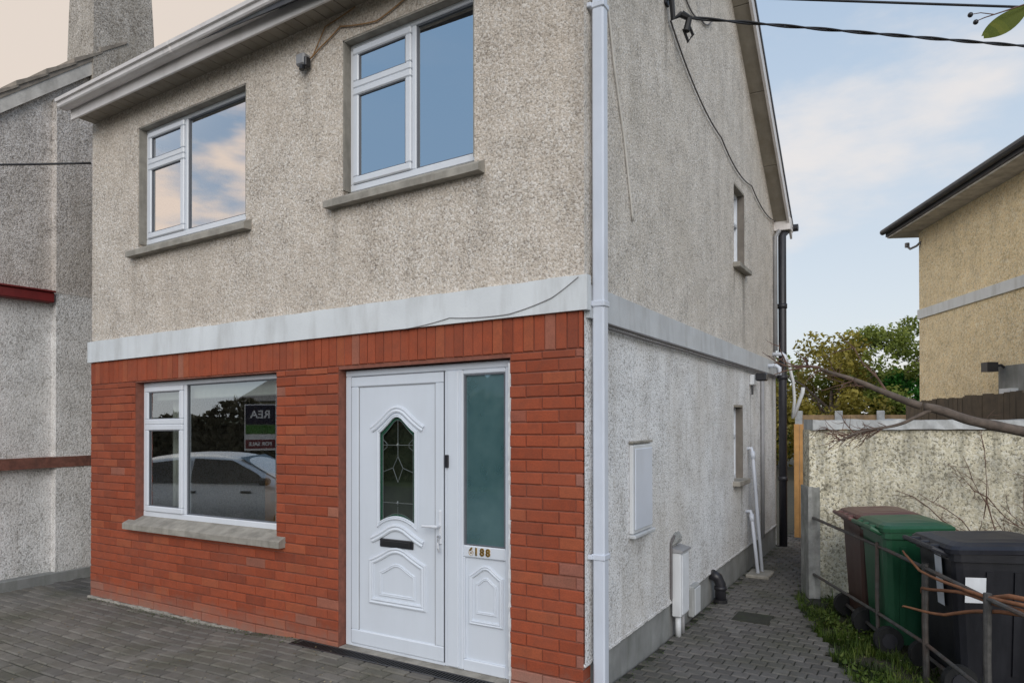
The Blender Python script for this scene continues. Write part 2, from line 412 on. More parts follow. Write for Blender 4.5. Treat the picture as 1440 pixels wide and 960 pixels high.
# ================================================================== THE HOUSE
W = 5.23; DEP = 6.2
house = thing('house', 'pebbledashed two storey house with red brick ground floor front and white door', 'house', (-2.6, 3.0, 0))
GW = (-4.50, -2.63, .832, 2.085)     # ground-floor window opening
UL = (-4.475, -2.999, 3.375, 4.462)      # upper windows
UR = (-1.94, -.780, 3.375, 4.47)
DR = (-1.972, -.510, .0, 2.07)
low_ = lambda o, d: (o[0], o[1], o[2] - d, o[3])         # door opening
ZB0, ZB1 = 2.312, 2.515                # painted band

# upper front wall (pebbledash)
mb = MB()
rect_wall(mb, lambda u, v: Vector((u, 0, v)), -W, 0, ZB1 - .05, 4.72, [low_(UL, .075), low_(UR, .075)], (0, 1, 0), .16)
# left return into the side passage and inner backing
mb.poly([(-W, 0, 0), (-W, 0, 4.72), (-W, DEP, 4.72), (-W, DEP, 0)])
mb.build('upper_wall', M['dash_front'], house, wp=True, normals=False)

# smooth cement bands round the upper openings
for (a, b, c, d) in (UL, UR):
    mb = MB()
    mb.box(a - .005, a + .012, .004, .10, c, d); mb.box(b - .012, b + .005, .004, .10, c, d)
    mb.box(a - .005, b + .005, .004, .10, d - .012, d + .005)
    bmesh.ops.remove_doubles(mb.bm, verts=mb.bm.verts[:], dist=.02) if False else None
    mb.build('window_reveal', M['concrete'], house, wp=True)

# painted band
mb = MB()
n = 40
for i in range(n):
    x0 = -W - .012 + (W + .046) * i / n; x1 = -W - .012 + (W + .046) * (i + 1) / n
    mb.box(x0, x1, -.036, .02, ZB0, ZB1 + .004 * math.sin(i * 1.7) * .6)
bmesh.ops.remove_doubles(mb.bm, verts=mb.bm.verts[:], dist=.0005)
mb.build('front_band', M['band'], house, wp=True)

# brick facing: every brick a chamfered block in front of dark mortar
mb = MB()
rb = random.Random(3)
def brick_col(x, z, pier):
    r = rb.random()
    base = Vector((.365, .082, .036))
    if r < .25: base = Vector((.31, .068, .030))
    elif r < .38: base = Vector((.39, .10, .044))
    elif r < .41: base = Vector((.27, .062, .03))
    k = .95 + .10 * rb.random()
    c = base * k
    if pier and rb.random() < (.5 if x > -.13 else .05):
        c = c.lerp(Vector((.40, .24, .20)), .15 + .4 * rb.random())
    elif rb.random() < .02:
        c = c.lerp(Vector((.36, .25, .2)), .3)
    return (c.x, c.y, c.z, 1)
def brick(x0, x1, z0, z1, y1=.095):
    if x1 - x0 < .015 or z1 - z0 < .01: return
    mb.cur = brick_col(x0, z0, x0 > -.56 or z0 > 2.07 and x0 > -.9)
    jy = rb.uniform(-.003, .0025); t1, t2 = rb.uniform(-.0018, .0018), rb.uniform(-.0018, .0018)
    j = .0036; ch = .005
    a0, a1, b0, b1 = x0 + j * .7, x1 - j * .7, z0 + j, z1 - j
    yf = -.012 + jy
    bk = [mb.bm.verts.new(p) for p in ((a0, y1, b0), (a1, y1, b0), (a1, y1, b1), (a0, y1, b1))]
    md = [mb.bm.verts.new(p) for p in ((a0, yf + ch, b0 + t1), (a1, yf + ch, b0 + t2), (a1, yf + ch, b1 + t2), (a0, yf + ch, b1 + t1))]
    ft = [mb.bm.verts.new(p) for p in ((a0 + ch, yf, b0 + ch + t1), (a1 - ch, yf, b0 + ch + t2), (a1 - ch, yf, b1 - ch + t2), (a0 + ch, yf, b1 - ch + t1))]
    for k in range(4):
        l = (k + 1) % 4
        mb.face([bk[k], bk[l], md[l], md[k]]); mb.face([md[k], md[l], ft[l], ft[k]])
    mb.face(ft)
CH = .0752
ztop = ZB0 - .22
row = 0; z = .012
def spans(z0, z1):
    cuts = [h for h in (low_(GW, .062), DR) if z0 < h[3] - .01 and z1 > h[2] + .01]
    segs = [(-W + .005, -.006)]
    for h in cuts:
        ns = []
        for a, b in segs:
            if h[0] > a and h[1] < b: ns += [(a, h[0]), (h[1], b)]
            else: ns.append((a, b))
        segs = ns
    return segs
while z < ztop - .01:
    z1 = min(z + CH, ztop)
    for a, b in spans(z, z1):
        off = 0.0 if row % 2 else .1125
        x = -W - .225 + off
        while x < b:
            p, q = max(x, a), min(x + .225, b)
            if q - p > .03: brick(p, q, z, z1)
            elif q > p: brick(p, q, z, z1)
            x += .225
    z = z1; row += 1
x = -W + .005                                    # soldier course
while x < -.006:
    brick(x, min(x + .0752, -.006), ztop, ZB0 + .004); x += .0752
mb.cur = (1, 1, 1, 1)
mb.build('brick_facing', M['brick'], house, wp=True)
mb = MB()
rect_wall(mb, lambda u, v: Vector((u, -.0035, v)), -W + .006, -.012, 0, ZB0 + .01, [low_(GW, .06), DR], (0, 1, 0), .12)
mb.build('brick_mortar', M['mortar'], house, wp=True, normals=False)
mb = MB()                                        # cement fillet along the foot of the brickwork
n = 60
for i in range(n):
    a = -W + i * (3.25) / n; h = .014 + .012 * rb.random()
    mb.box(a, a + 3.25 / n + .001, -.03 - .012 * rb.random(), -.006, -.02, h, .006)
mb.build('foot_fillet', M['concrete'], house)

# side (gable) wall
UPW = (3.80, 4.28, 3.36, 4.20); LOW = (3.76, 4.17, 1.05, 1.835)
mb = MB()
rect_wall(mb, lambda u, v: Vector((0, u, v)), 0, DEP, .262, 4.34, [UPW, LOW], (-1, 0, 0), .14)
mb.poly([(0, 0, 4.34), (0, DEP, 4.34), (0, 3.0, 6.74), (0, 0, 4.83)])
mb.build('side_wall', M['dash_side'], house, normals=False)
mb = MB(); mb.box(-.3, -.012, .0, DEP, -.06, .262); mb.build('plinth', M['plinth'], house)
mb = MB()                                        # drip edge of the render over the plinth
n = 80
for i in range(n):
    y0 = .0 + DEP * i / n
    mb.box(-.02, .004 + .003 * rb.random(), y0, y0 + DEP / n, .256 + .006 * rb.random(), .275)
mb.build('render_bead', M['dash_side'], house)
mb = MB()                                        # band down the side
n = 50
for i in range(n):
    y0, y1 = .021 + (DEP - .021) * i / n, .021 + (DEP - .021) * (i + 1) / n
    zb = lambda y: 2.325 - .008 * y; zt = lambda y: 2.525 - .012 * y
    x1 = .026
    v = [mb.bm.verts.new(p) for p in ((-.02, y0, zb(y0)), (x1, y0, zb(y0)), (x1, y1, zb(y1)), (-.02, y1, zb(y1)),
                                      (-.02, y0, zt(y0)), (x1 - .006, y0, zt(y0)), (x1 - .006, y1, zt(y1)), (-.02, y1, zt(y1)))]
    for f in ((3, 2, 1, 0), (4, 5, 6, 7), (0, 1, 5, 4), (1, 2, 6, 5), (2, 3, 7, 6), (3, 0, 4, 7)): mb.face([v[k] for k in f])
mb.build('side_band', M['band_side'], house)
# rear wall
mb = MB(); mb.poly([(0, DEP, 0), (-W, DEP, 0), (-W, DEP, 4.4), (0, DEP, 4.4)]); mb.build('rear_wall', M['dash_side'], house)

# roof
mb = MB()
OV = .21
def roofpt(y):     # z of the roof underside on the gable
    return 6.78 - (y - 3.0) * .757 if y >= 3.0 else 6.78 - (3.0 - y) * .64
for (ya, yb) in ((-.30, 3.0), (3.0, DEP + .16)):
    za, zc = roofpt(ya), roofpt(yb)
    for x0, x1 in ((-W - .1, OV),):
        q = [(x0, ya, za + .03), (x1, ya, za + .03), (x1, yb, zc + .03), (x0, yb, zc + .03)]
        t_ = [(a, b, c + .055) for a, b, c in q]
        vs = [mb.bm.verts.new(p) for p in q + t_]
        for f in ((3, 2, 1, 0), (4, 5, 6, 7), (0, 1, 5, 4), (1, 2, 6, 5), (2, 3, 7, 6), (3, 0, 4, 7)): mb.face([vs[k] for k in f])
roof = mb.build('roof', M['slate'], house)
# barge board and verge soffit
mb = MB()
for ya, yb in ((3.0, DEP + .12),):
    za, zc = roofpt(ya), roofpt(yb)
    for (x0, x1, lo, hi) in ((OV - .04, OV - .012, -.135, .028),):
        vs = [mb.bm.verts.new(p) for p in ((x0, ya, za + lo), (x1, ya, za + lo), (x1, yb, zc + lo), (x0, yb, zc + lo),
                                           (x0, ya, za + hi), (x1, ya, za + hi), (x1, yb, zc + hi), (x0, yb, zc + hi))]
        for f in ((3, 2, 1, 0), (4, 5, 6, 7), (0, 1, 5, 4), (1, 2, 6, 5), (2, 3, 7, 6), (3, 0, 4, 7)): mb.face([vs[k] for k in f])
mb.build('bargeboard', M['gutter_white'], house)
mb = MB()
for i in range(4):                               # soffit in four lengths
    ya = 3.0 + i * .8 + .006; yb = 3.0 + (i + 1) * .8 - .006
    za, zc = roofpt(ya) - .10, roofpt(yb) - .10
    vs = [mb.bm.verts.new(p) for p in ((-.02, ya, za), (OV - .042, ya, za), (OV - .042, yb, zc), (-.02, yb, zc),
                                       (-.02, ya, za + .015), (OV - .042, ya, za + .015), (OV - .042, yb, zc + .015), (-.02, yb, zc + .015))]
    for f in ((3, 2, 1, 0), (4, 5, 6, 7), (0, 1, 5, 4), (1, 2, 6, 5), (2, 3, 7, 6), (3, 0, 4, 7)): mb.face([vs[k] for k in f])
mb.build('verge_soffit', M['soffit'], house)
mb = MB(); mb.box(-.01, OV - .004, DEP - .10, DEP + .135, 4.215, 4.385, .006); mb.build('eaves_box', M['gutter_white'], house)
# rear gutter end
mb = MB(); mb.tube([(-.6, DEP + .21, 4.30), (OV + .05, DEP + .21, 4.30)], .05, 10); mb.build('rear_gutter', M['blackpipe'], house)

# front eaves: fascia, soffit and gutter
mb = MB(); mb.box(-5.20, .25, -.222, -.20, 4.640, 4.84, .004); mb.build('fascia', M['gutter_white'], house, wp=True)
mb = MB()
k = 0; x = -5.19
while x < .24:
    mb.box(x, x + .094, -.202, .02, 4.682 + .0015 * (k % 2), 4.694); x += .1; k += 1
mb.build('soffit', M['soffit'], house, wp=True)
mb = MB(); mb.box(-5.20, .25, -.202, .0, 4.696, 4.72); mb.build('soffit_board', M['interior_dark'], house, wp=True)
mb = MB()                                        # ogee gutter as a swept profile
prof = [(-.222, 4.80), (-.222, 4.738), (-.24, 4.725), (-.285, 4.722), (-.318, 4.727), (-.328, 4.738), (-.331, 4.770), (-.350, 4.774), (-.354, 4.802), (-.345, 4.806), (-.338, 4.79)]
xs = [-5.22, -3.6, -3.585, -3.515, -3.5, -1.6, -1.585, -1.515, -1.5, .26]
rings = []
for i, x in enumerate(xs):
    off = .006 if i in (2, 3, 6, 7) else 0
    rings.append([mb.bm.verts.new((x, y - off, z - off)) for y, z in prof])
for A, B in zip(rings, rings[1:]):
    for q in range(len(prof) - 1): mb.face([A[q], B[q], B[q + 1], A[q + 1]])
mb.face(rings[0])
mb.build('gutter', M['gutter_white'], house, wp=True)

# front downpipe, square section with brackets
dp = MB()
dp.box(.022, .098, .06, .136, .0, 4.9, .010)
dpo = dp.build('downpipe', M['pipe_white'], house)
for z in (.90, 2.41, 4.2):
    mb = MB()
    mb.box(.016, .104, .052, .143, z - .018, z + .018, .005); mb.box(.0, .03, .035, .06, z - .014, z + .014, .004)
    mb.build('pipe_bracket', M['pipe_white'], dpo)
# rear downpipe (black) and its grey companion
mb = MB()
mb.tube([(.10, 6.12, -.03), (.10, 6.12, 2.2), (.10, 6.12, 4.14), (.16, 6.30, 4.28)], .052, 12)
for z in (.9, 2.25, 3.2): mb.tube([(.10, 6.12, z - .03), (.10, 6.12, z + .03)], .062, 12)
mb.build('rear_downpipe', M['blackpipe'], house, smooth=True)
mb = MB()
mb.tube([(.03, 6.02, 2.6), (.03, 6.02, 4.12), (.08, 6.04, 4.2)], .028, 10)
mb.build('overflow_pipe', M['greypipe'], house, smooth=True)

# ---- windows
def window(name, op, lights, yf, glass, parent=house, sidez=.062, wpq=True, flush=.045):
    """lights: list of (x0,x1,z0,z1,opening?) inside the outer frame"""
    x0, x1, z0, z1 = op
    w = MB(); F = .042
    w.box(x0 + .002, x1 - .002, yf, yf + .06, z0 + .002, z0 + F + .012, .006)
    w.box(x0 + .002, x1 - .002, yf, yf + .06, z1 - F, z1 - .002, .006)
    w.box(x0 + .002, x0 + F, yf + .001, yf + .059, z0 + F + .012, z1 - F, .006)
    w.box(x1 - F, x1 - .002, yf + .001, yf + .059, z0 + F + .012, z1 - F, .006)
    # mullions and transoms between lights
    xs = sorted({l[0] for l in lights} | {l[1] for l in lights})
    for l in lights:
        if l[1] < x1 - .1:
            w.box(l[1] - .001, l[1] + .034, yf + .002, yf + .058, z0 + F + .012, z1 - F, .005); break
    fr = w.build(name, M['upvc'], parent, wp=wpq)
    for (a, b, c, d, opn) in lights:
        s = MB()
        if opn:
            q = .052; y = yf - .016
            s.box(a, b, y, y + .05, c, c + q, .008); s.box(a, b, y, y + .05, d - q, d, .008)
            s.box(a, a + q, y + .001, y + .049, c + q, d - q, .008); s.box(b - q, b, y + .001, y + .049, c + q, d - q, .008)
            e = .010; g = q
            gk = MB()
            gk.box(a + g - .002, b - g + .002, y + .012, y + .03, c + g - .002, c + g + .007); gk.box(a + g - .002, b - g + .002, y + .012, y + .03, d - g - .007, d - g + .002)
            gk.box(a + g - .002, a + g + .007, y + .0125, y + .0295, c + g + .007, d - g - .007); gk.box(b - g - .007, b - g + .002, y + .0125, y + .0295, c + g + .007, d - g - .007)
            so = s.build('sash', M['upvc'], fr, wp=wpq)
            gk.build('gasket', M['seal'], fr, wp=wpq)
            p = MB(); p.poly([(a + g, y + .022, c + g), (b - g, y + .022, c + g), (b - g, y + .022, d - g), (a + g, y + .022, d - g)])
            p.build('pane', glass, fr, wp=wpq, normals=False)
        else:
            s.bm.free()
            gk = MB(); y = yf + .014
            gk.box(a - .001, b + .001, y, y + .02, c - .001, c + .010); gk.box(a - .001, b + .001, y, y + .02, d - .010, d + .001)
            gk.box(a - .001, a + .010, y + .0005, y + .0195, c + .010, d - .010); gk.box(b - .010, b + .001, y + .0005, y + .0195, c + .010, d - .010)
            gk.build('gasket', M['seal'], fr, wp=wpq)
            p = MB(); p.poly([(a, y + .012, c), (b, y + .012, c), (b, y + .012, d), (a, y + .012, d)])
            p.build('pane', glass, fr, wp=wpq, normals=False)
    return fr
F = .042
gx = -3.905
wg = window('window', GW, [(GW[0] + F, gx, 1.69, GW[3] - F, True), (GW[0] + F, gx, GW[2] + .054, 1.69, True),
                           (gx + .034, GW[1] - F, GW[2] + .054, GW[3] - F, False)], .07, M['glass_low'])
wl = window('window', UL, [(UL[0] + F, -3.90, 4.12, UL[3] - F, True), (UL[0] + F, -3.90, UL[2] + .054, 4.12, True),
                           (-3.866, UL[1] - F, UL[2] + .054, UL[3] - F, False)], .075, M['glass'])
wr = window('window', UR, [(UR[0] + F, -1.355, 4.13, UR[3] - F, True), (UR[0] + F, -1.355, UR[2] + .054, 4.13, True),
                           (-1.321, UR[1] - F, UR[2] + .054, UR[3] - F, False)], .075, M['glass'])
wg['label'] = 'ground floor window set in the brickwork'
wl['label'] = 'left upper window reflecting clouds'; wr['label'] = 'right upper window reflecting blue sky'
# dark rooms behind the upper windows, a furnished one below
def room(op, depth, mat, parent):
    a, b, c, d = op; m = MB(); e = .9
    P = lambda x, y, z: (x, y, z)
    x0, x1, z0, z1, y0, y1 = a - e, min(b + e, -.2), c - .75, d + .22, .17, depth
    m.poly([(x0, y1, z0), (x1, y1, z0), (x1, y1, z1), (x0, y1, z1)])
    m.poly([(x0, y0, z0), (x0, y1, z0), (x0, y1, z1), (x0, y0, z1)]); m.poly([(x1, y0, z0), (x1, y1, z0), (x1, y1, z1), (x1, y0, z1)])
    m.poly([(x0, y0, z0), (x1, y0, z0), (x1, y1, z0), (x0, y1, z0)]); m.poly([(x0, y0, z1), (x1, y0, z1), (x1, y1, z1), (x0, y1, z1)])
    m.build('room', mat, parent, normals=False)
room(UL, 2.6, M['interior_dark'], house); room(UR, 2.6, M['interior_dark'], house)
room((GW[0], -3.0, GW[2], 2.05), 3.2, M['interior'], house)
mb = MB(); mb.box(GW[0] + .06, GW[1] - .03, .165, .185, 1.93, 2.06, .004); mb.tube([(GW[0] + .06, .175, 1.93), (GW[1] - .03, .175, 1.93)], .014, 8)
mb.build('roller_blind', M['fabric'], house, wp=True)
mb = MB()
for i in range(5): mb.tube([(-4.36 + i * .032, .30 + .02 * (i % 2), .9), (-4.36 + i * .032, .30 + .02 * (i % 2), 2.05)], .024, 8)
mb.build('curtain', M['fabric'], house, smooth=True)

# sills
def sill(op_x0, op_x1, ztop_b, ztop_f, th, proj, mat=M['concrete']):
    m = MB(); n = 14
    rows = []
    rr = random.Random(int(abs(op_x0) * 100))
    for i in range(n + 1):
        x = op_x0 + (op_x1 - op_x0) * i / n
        w1, w2 = rr.uniform(-.003, .003), rr.uniform(-.003, .003)
        rows.append([m.bm.verts.new(p) for p in ((x, .075, ztop_b), (x, -proj + .012 + w1, ztop_f + .001 + w2), (x, -proj + w1, ztop_f - .01 + w2), (x, -proj + w1, ztop_f - th), (x, .0, ztop_f - th), (x, .075, ztop_f - th))])
    for A, B in zip(rows, rows[1:]):
        for k in range(6): m.face([A[k], B[k], B[(k + 1) % 6], A[(k + 1) % 6]])
    m.face(rows[0]); m.face(rows[-1][::-1])
    return m.build('sill', mat, house, wp=True)
sill(-4.595, -2.525, .842, .785, .058, .075)
sill(-4.56, -2.93, 3.376, 3.305, .055, .075)
sill(-2.06, -.70, 3.376, 3.305, .055, .075)

# ---- side windows (seen edge-on)
for (a, b, c, d) in (UPW, LOW):
    m = MB(); q = .04
    m.box(-.12, -.07, a, b, c, c + q, .005); m.box(-.12, -.07, a, b, d - q, d, .005)
    m.box(-.119, -.071, a, a + q, c + q, d - q, .005); m.box(-.119, -.071, b - q, b, c + q, d - q, .005)
    m.box(-.118, -.066, a + q, b - q, (c + d) / 2 + .05, (c + d) / 2 + .09, .005)
    f = m.build('window', M['upvc'], house)
    p = MB(); p.poly([(-.10, a + q, c + q), (-.10, b - q, c + q), (-.10, b - q, d - q), (-.10, a + q, d - q)]); p.build('pane', M['glass'], f, normals=False)
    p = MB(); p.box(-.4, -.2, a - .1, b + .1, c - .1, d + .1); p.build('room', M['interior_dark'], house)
    m = MB(); m.box(-.125, .0015, b - .004, b + .014, c, d); m.build('window_reveal', M['reveal_dark'], house)
    m = MB(); m.box(-.07, .075, a - .05, b + .06, c - .055, c + .002, .008); m.build('sill', M['concrete'], house)
    m = MB(); m.box(-.13, .003, a + .001, b - .001, d - .004, d + .02); m.build('lintel', M['soffit'], house)

# ---- front door
fy = .06
door = None
m = MB(); x0, x1 = -1.966, -.514; zt = 2.062; zb = .055
m.box(x0, x1, fy, fy + .07, zt - .045, zt, .006); m.box(x0, x0 + .058, fy + .001, fy + .069, zb, zt - .045, .006)
m.box(-.588, x1, fy + .001, fy + .069, zb, zt - .045, .006)
m.box(-1.066, -.914, fy - .001, fy + .069, zb, zt - .045, .008); m.box(-1.035, -.945, fy - .012, fy + .01, zb + .01, zt - .05, .006)
m.box(x0 + .058, -1.066, fy + .002, fy + .069, zb, zb + .022, .004); m.box(-.914, -.588, fy + .001, fy + .068, zb, zb + .075, .006)
m.box(-.914, -.588, fy + .0012, fy + .068, .795, .872, .006); m.box(-.914, -.588, fy + .0012, fy + .068, zt - .075, zt - .046, .006)
m.box(-.914, -.9, fy + .0012, fy + .067, zb + .075, .795, .004)
door = m.build('front_door', M['upvc_door'], house, wp=True)
door['label'] = 'white moulded front door with leaded glass, letter plate and sidelight'
# bead of ragged sealant along the right jamb
m = MB(); rs = random.Random(5)
pts = []; z = zb
while z < zt: pts.append((-.514 + rs.uniform(-.002, .002), -.004, z)); z += .03
m.tube(pts, [rs.uniform(.006, .013) for _ in pts], 6); m.build('sealant', M['box_white'], door, wp=True)
# leaf
LX0, LX1, LZ0, LZ1 = -1.905, -1.068, .08, 2.012
cx = -1.478
def arch(hw, zs, zp, n=14, k=.55):
    """ogee arch polyline left to right"""
    out = []
    for i in range(n + 1):
        t_ = -1 + 2 * i / n; a = abs(t_)
        if a < .45: h = 1 - .38 * (a / .45) ** 2
        else: h = .62 * (1 - ((a - .45) / .55)) ** 1.15
        out.append((cx + hw * t_, zs + (zp - zs) * h))
    return out
top = arch(.170, 1.612, 1.728)
bot = [(cx + .170 * t_, .955 + .058 * math.cos(t_ * math.pi / 2) ** .8 if abs(t_) < .999 else .955) for t_ in [1 - 2 * i / 12 for i in range(13)]]
glass_poly = top + [(x, z) for x, z in bot]
m = MB()
q = .072; ly = fy - .008
m.box(LX0, LX1, ly, ly + .05, LZ1 - q, LZ1, .006); m.box(LX0, LX1, ly, ly + .05, LZ0, LZ0 + q + .03, .006)
m.box(LX0, LX0 + q, ly + .001, ly + .049, LZ0 + q + .03, LZ1 - q, .006); m.box(LX1 - q, LX1, ly + .001, ly + .049, LZ0 + q + .03, LZ1 - q, .006)
leaf = m.build('door_leaf', M['upvc_door'], door, wp=True)
# panel with the glass cut out: strip of quads between the outline and the leaf frame
m = MB(); py = fy + .004
ox0, ox1, oz0, oz1 = LX0 + q - .004, LX1 - q + .004, LZ0 + q + .026, LZ1 - q + .004
N = len(top)
for i in range(N - 1):
    (xa, za), (xb, zb_) = top[i], top[i + 1]
    m.poly([(xa, py, za), (xb, py, zb_), (xb, py, oz1), (xa, py, oz1)])
bl = bot[::-1]
for i in range(len(bl) - 1):
    (xa, za), (xb, zb_) = bl[i], bl[i + 1]
    m.poly([(xa, py, oz0), (xb, py, oz0), (xb, py, zb_), (xa, py, za)])
gl, gr = cx - .170, cx + .170
m.poly([(ox0, py, oz0), (gl, py, oz0), (gl, py, oz1), (ox0, py, oz1)]); m.poly([(gr, py, oz0), (ox1, py, oz0), (ox1, py, oz1), (gr, py, oz1)])
ring = glass_poly
for i in range(len(ring)):
    (xa, za), (xb, zb_) = ring[i], ring[(i + 1) % len(ring)]
    m.poly([(xa, py, za), (xb, py, zb_), (xb, py + .012, zb_), (xa, py + .012, za)])
m.build('door_panel', M['upvc_door'], door, wp=True, normals=False)
# leaf edge shadow gaps
m = MB()
for (a, b, c, d) in ((LX0 + q - .004, LX0 + q + .003, oz0, oz1), (LX1 - q - .003, LX1 - q + .004, oz0, oz1)):
    m.box(a, b, ly + .006, py - .001, c, d)
m.box(ox0, ox1, ly + .006, py - .0015, oz1 - .006, oz1)
m.build('gasket', M['greypipe'], door, wp=True)
m = MB()
m.box(LX0 - .004, LX0 + .001, fy - .0005, fy + .02, LZ0, LZ1); m.box(LX0, LX1, fy - .0004, fy + .02, LZ1 - .001, LZ1 + .005); m.box(LX1 - .001, LX1 + .003, fy - .003, fy + .02, LZ0, LZ1)
m.build('gasket', M['seal'], door, wp=True)
# raised mouldings
def mould(path, w=.034, h=.015, y0=py, close=False, name='moulding'):
    m = MB(); m.y0 = y0
    pr_ = [(-w / 2, 0), (-w / 2 * .86, h * .75), (-w / 2 * .45, h), (0, h * .55), (w / 2 * .45, h), (w / 2 * .86, h * .75), (w / 2, 0)]
    m.sweep(path, pr_, close); return m.build(name, M['upvc_door'], door, wp=True, smooth=False)
mould([(x, z) for x, z in arch(.232, 1.632, 1.772)], .05, .016)
mould(arch(.232, .845, .945), .05, .016)
low = arch(.236, .690, .785)
mould([(cx - .236, .412)] + low + [(cx + .236, .412)], .046, .015, close=True)
mould([(cx - .150, .465), (cx - .150, .60)] + arch(.150, .615, .680) + [(cx + .150, .60), (cx + .150, .465)], .022, .008, close=True)
# moulding round the glass
mould(ring, .026, .012, close=True)
sx = -.742
scx, cx = cx, sx
sp_ = arch(.118, .668, .735)
mould([(sx - .118, .375)] + sp_ + [(sx + .118, .375)], .030, .014, fy + .020, close=True)
mould([(sx - .070, .44)] + arch(.070, .62, .662) + [(sx + .070, .44)], .018, .008, fy + .020, close=True)
cx = scx
m = MB(); m.box(-.905, -.588, fy + .020, fy + .04, .125, .80); m.build('side_panel', M['upvc_door'], door, wp=True)
# leaded pane
m = MB(); gy = py + .010
m.poly([(x, gy, z) for x, z in ring]); m.build('glass_pane', M['door_dark'], door, wp=True, normals=False)
m = MB(); inner = [(scx + (x - scx) * .80, 1.335 + (z - 1.335) * .915) for x, z in ring]
for i in range(len(ring)):
    a, b = ring[i], ring[(i + 1) % len(ring)]; c, d = inner[(i + 1) % len(ring)], inner[i]
    m.poly([(a[0], gy - .001, a[1]), (b[0], gy - .001, b[1]), (c[0], gy - .001, c[1]), (d[0], gy - .001, d[1])])
m.build('stained_border', M['door_green'], door, wp=True, normals=False)
m = MB(); m.poly([(x, gy + .03, z) for x, z in ring]); m.build('glass_backing', M['backing'], door, wp=True, normals=False)
m = MB(); ly2 = gy - .002
def came(p, r=.002): m.tube([(x, ly2, z) for x, z in p], r, 6)
came(inner + [inner[0]])
came([(scx, 1.70), (scx, 1.44)]); came([(scx, 1.09), (scx, 1.005)])
for zc in (1.52, 1.115):
    came([(scx - .136, zc), (scx + .136, zc)], .002)
    m.tube([(scx, ly2, zc - .014), (scx, ly2 - .004, zc), (scx, ly2, zc + .014)], [.003, .009, .003], 6)
for sgn in (-1, 1):
    came([(scx + sgn * .136, 1.56), (scx + sgn * .10, 1.53), (scx + sgn * .10, 1.505), (scx + sgn * .136, 1.48)], .002)
    came([(scx, 1.44), (scx + sgn * .045, 1.36), (scx, 1.26)], .0022); came([(scx + sgn * .045, 1.36), (scx + sgn * .136, 1.33)], .0022)
m.build('lead_came', M['lead'], door, wp=True)
# letter plate, handle, spy-hole plate, sidelight
m = MB(); m.box(-1.632, -1.328, py - .012, py + .001, .802, .862, .006); lp = m.build('letter_plate', M['black'], door, wp=True)
m = MB(); m.box(-1.605, -1.355, py - .017, py - .010, .815, .849, .005); m.build('letter_flap', M['rubber'], door, wp=True)
m = MB(); m.box(-1.104, -1.078, ly - .010, ly + .002, .862, 1.09, .006)
m.tube([(-1.091, ly - .008, .985), (-1.091, ly - .05, .985), (-1.115, ly - .056, .985), (-1.21, ly - .05, .982)], [.010, .010, .011, .008], 10)
hd = m.build('handle', M['upvc'], door, wp=True)
m = MB(); m.tube([(-1.091, ly - .012, .915), (-1.091, ly - .03, .915)], .011, 10)
m.box(-1.097, -1.085, ly - .034, ly - .028, .87, .905, .003); m.tube([(-1.09, ly - .032, .88), (-1.084, ly - .034, .84), (-1.076, ly - .034, .815)], [.006, .009, .006], 8)
m.build('key', M['steel'], door, wp=True)
m = MB(); m.box(-1.047, -1.017, fy - .026, fy - .011, 1.375, 1.46, .004); m.build('doorbell', M['black'], door, wp=True)
m = MB(); m.poly([(-.905, fy + .022, .87), (-.588, fy + .022, .87), (-.588, fy + .022, 1.99), (-.905, fy + .022, 1.99)])
sl = m.build('sidelight_pane', M['frost'], door, wp=True, normals=False)
m = MB()
for (a, b, c, d) in ((-.905, -.897, .872, 1.988), (-.598, -.59, .872, 1.988)): m.box(a, b, fy + .006, fy + .024, c, d)
m.box(-.897, -.598, fy + .006, fy + .024, .872, .880); m.box(-.897, -.598, fy + .006, fy + .024, 1.978, 1.986)
m.build('gasket', M['seal'], door, wp=True)

def text_mesh(name, s, size, mat, parent, mtx, ext=.003, wpq=False, local=False, bold=0.0):
    cu = bpy.data.curves.new(name, 'FONT'); cu.body = s; cu.size = size; cu.extrude = ext; cu.offset = bold
    cu.align_x = 'CENTER'; cu.align_y = 'CENTER'
    tmp = link(bpy.data.objects.new(name, cu)); bpy.context.view_layer.update()
    me = bpy.data.meshes.new_from_object(tmp.evaluated_get(bpy.context.evaluated_depsgraph_get()))
    bpy.data.objects.remove(tmp); bpy.data.curves.remove(cu)
    me.transform(mtx)
    if wpq:
        for v in me.vertices: warp(v.co)
    me.materials.clear(); me.materials.append(mat); me.name = name
    o = link(bpy.data.objects.new(name, me)); o.parent = parent
    if parent is not None and parent.parent is None and not local:
        o.matrix_parent_inverse = Matrix.LocRotScale(parent.location, parent.rotation_euler, None).inverted()
    return o
FRONT = Matrix.Rotation(R(90), 4, 'X')          # text standing up, facing -y
for ch, x in (('6', -.848), ('1', -.808), ('8', -.762), ('8', -.716)):
    text_mesh('house_number', ch, .066, M['brass'], door, Matrix.Translation((x, fy - .002, .834)) @ FRONT, .003, True, bold=.0025)
# threshold
m = MB(); n = 12
for i in range(n):
    a = DR[0] + .004 + (DR[1] - DR[0] - .008) * i / n
    m.box(a, a + (DR[1] - DR[0] - .008) / n + .0005, -.012, .12, -.02, .056, .004)
m.build('doorstep', M['concrete'], house, wp=True)
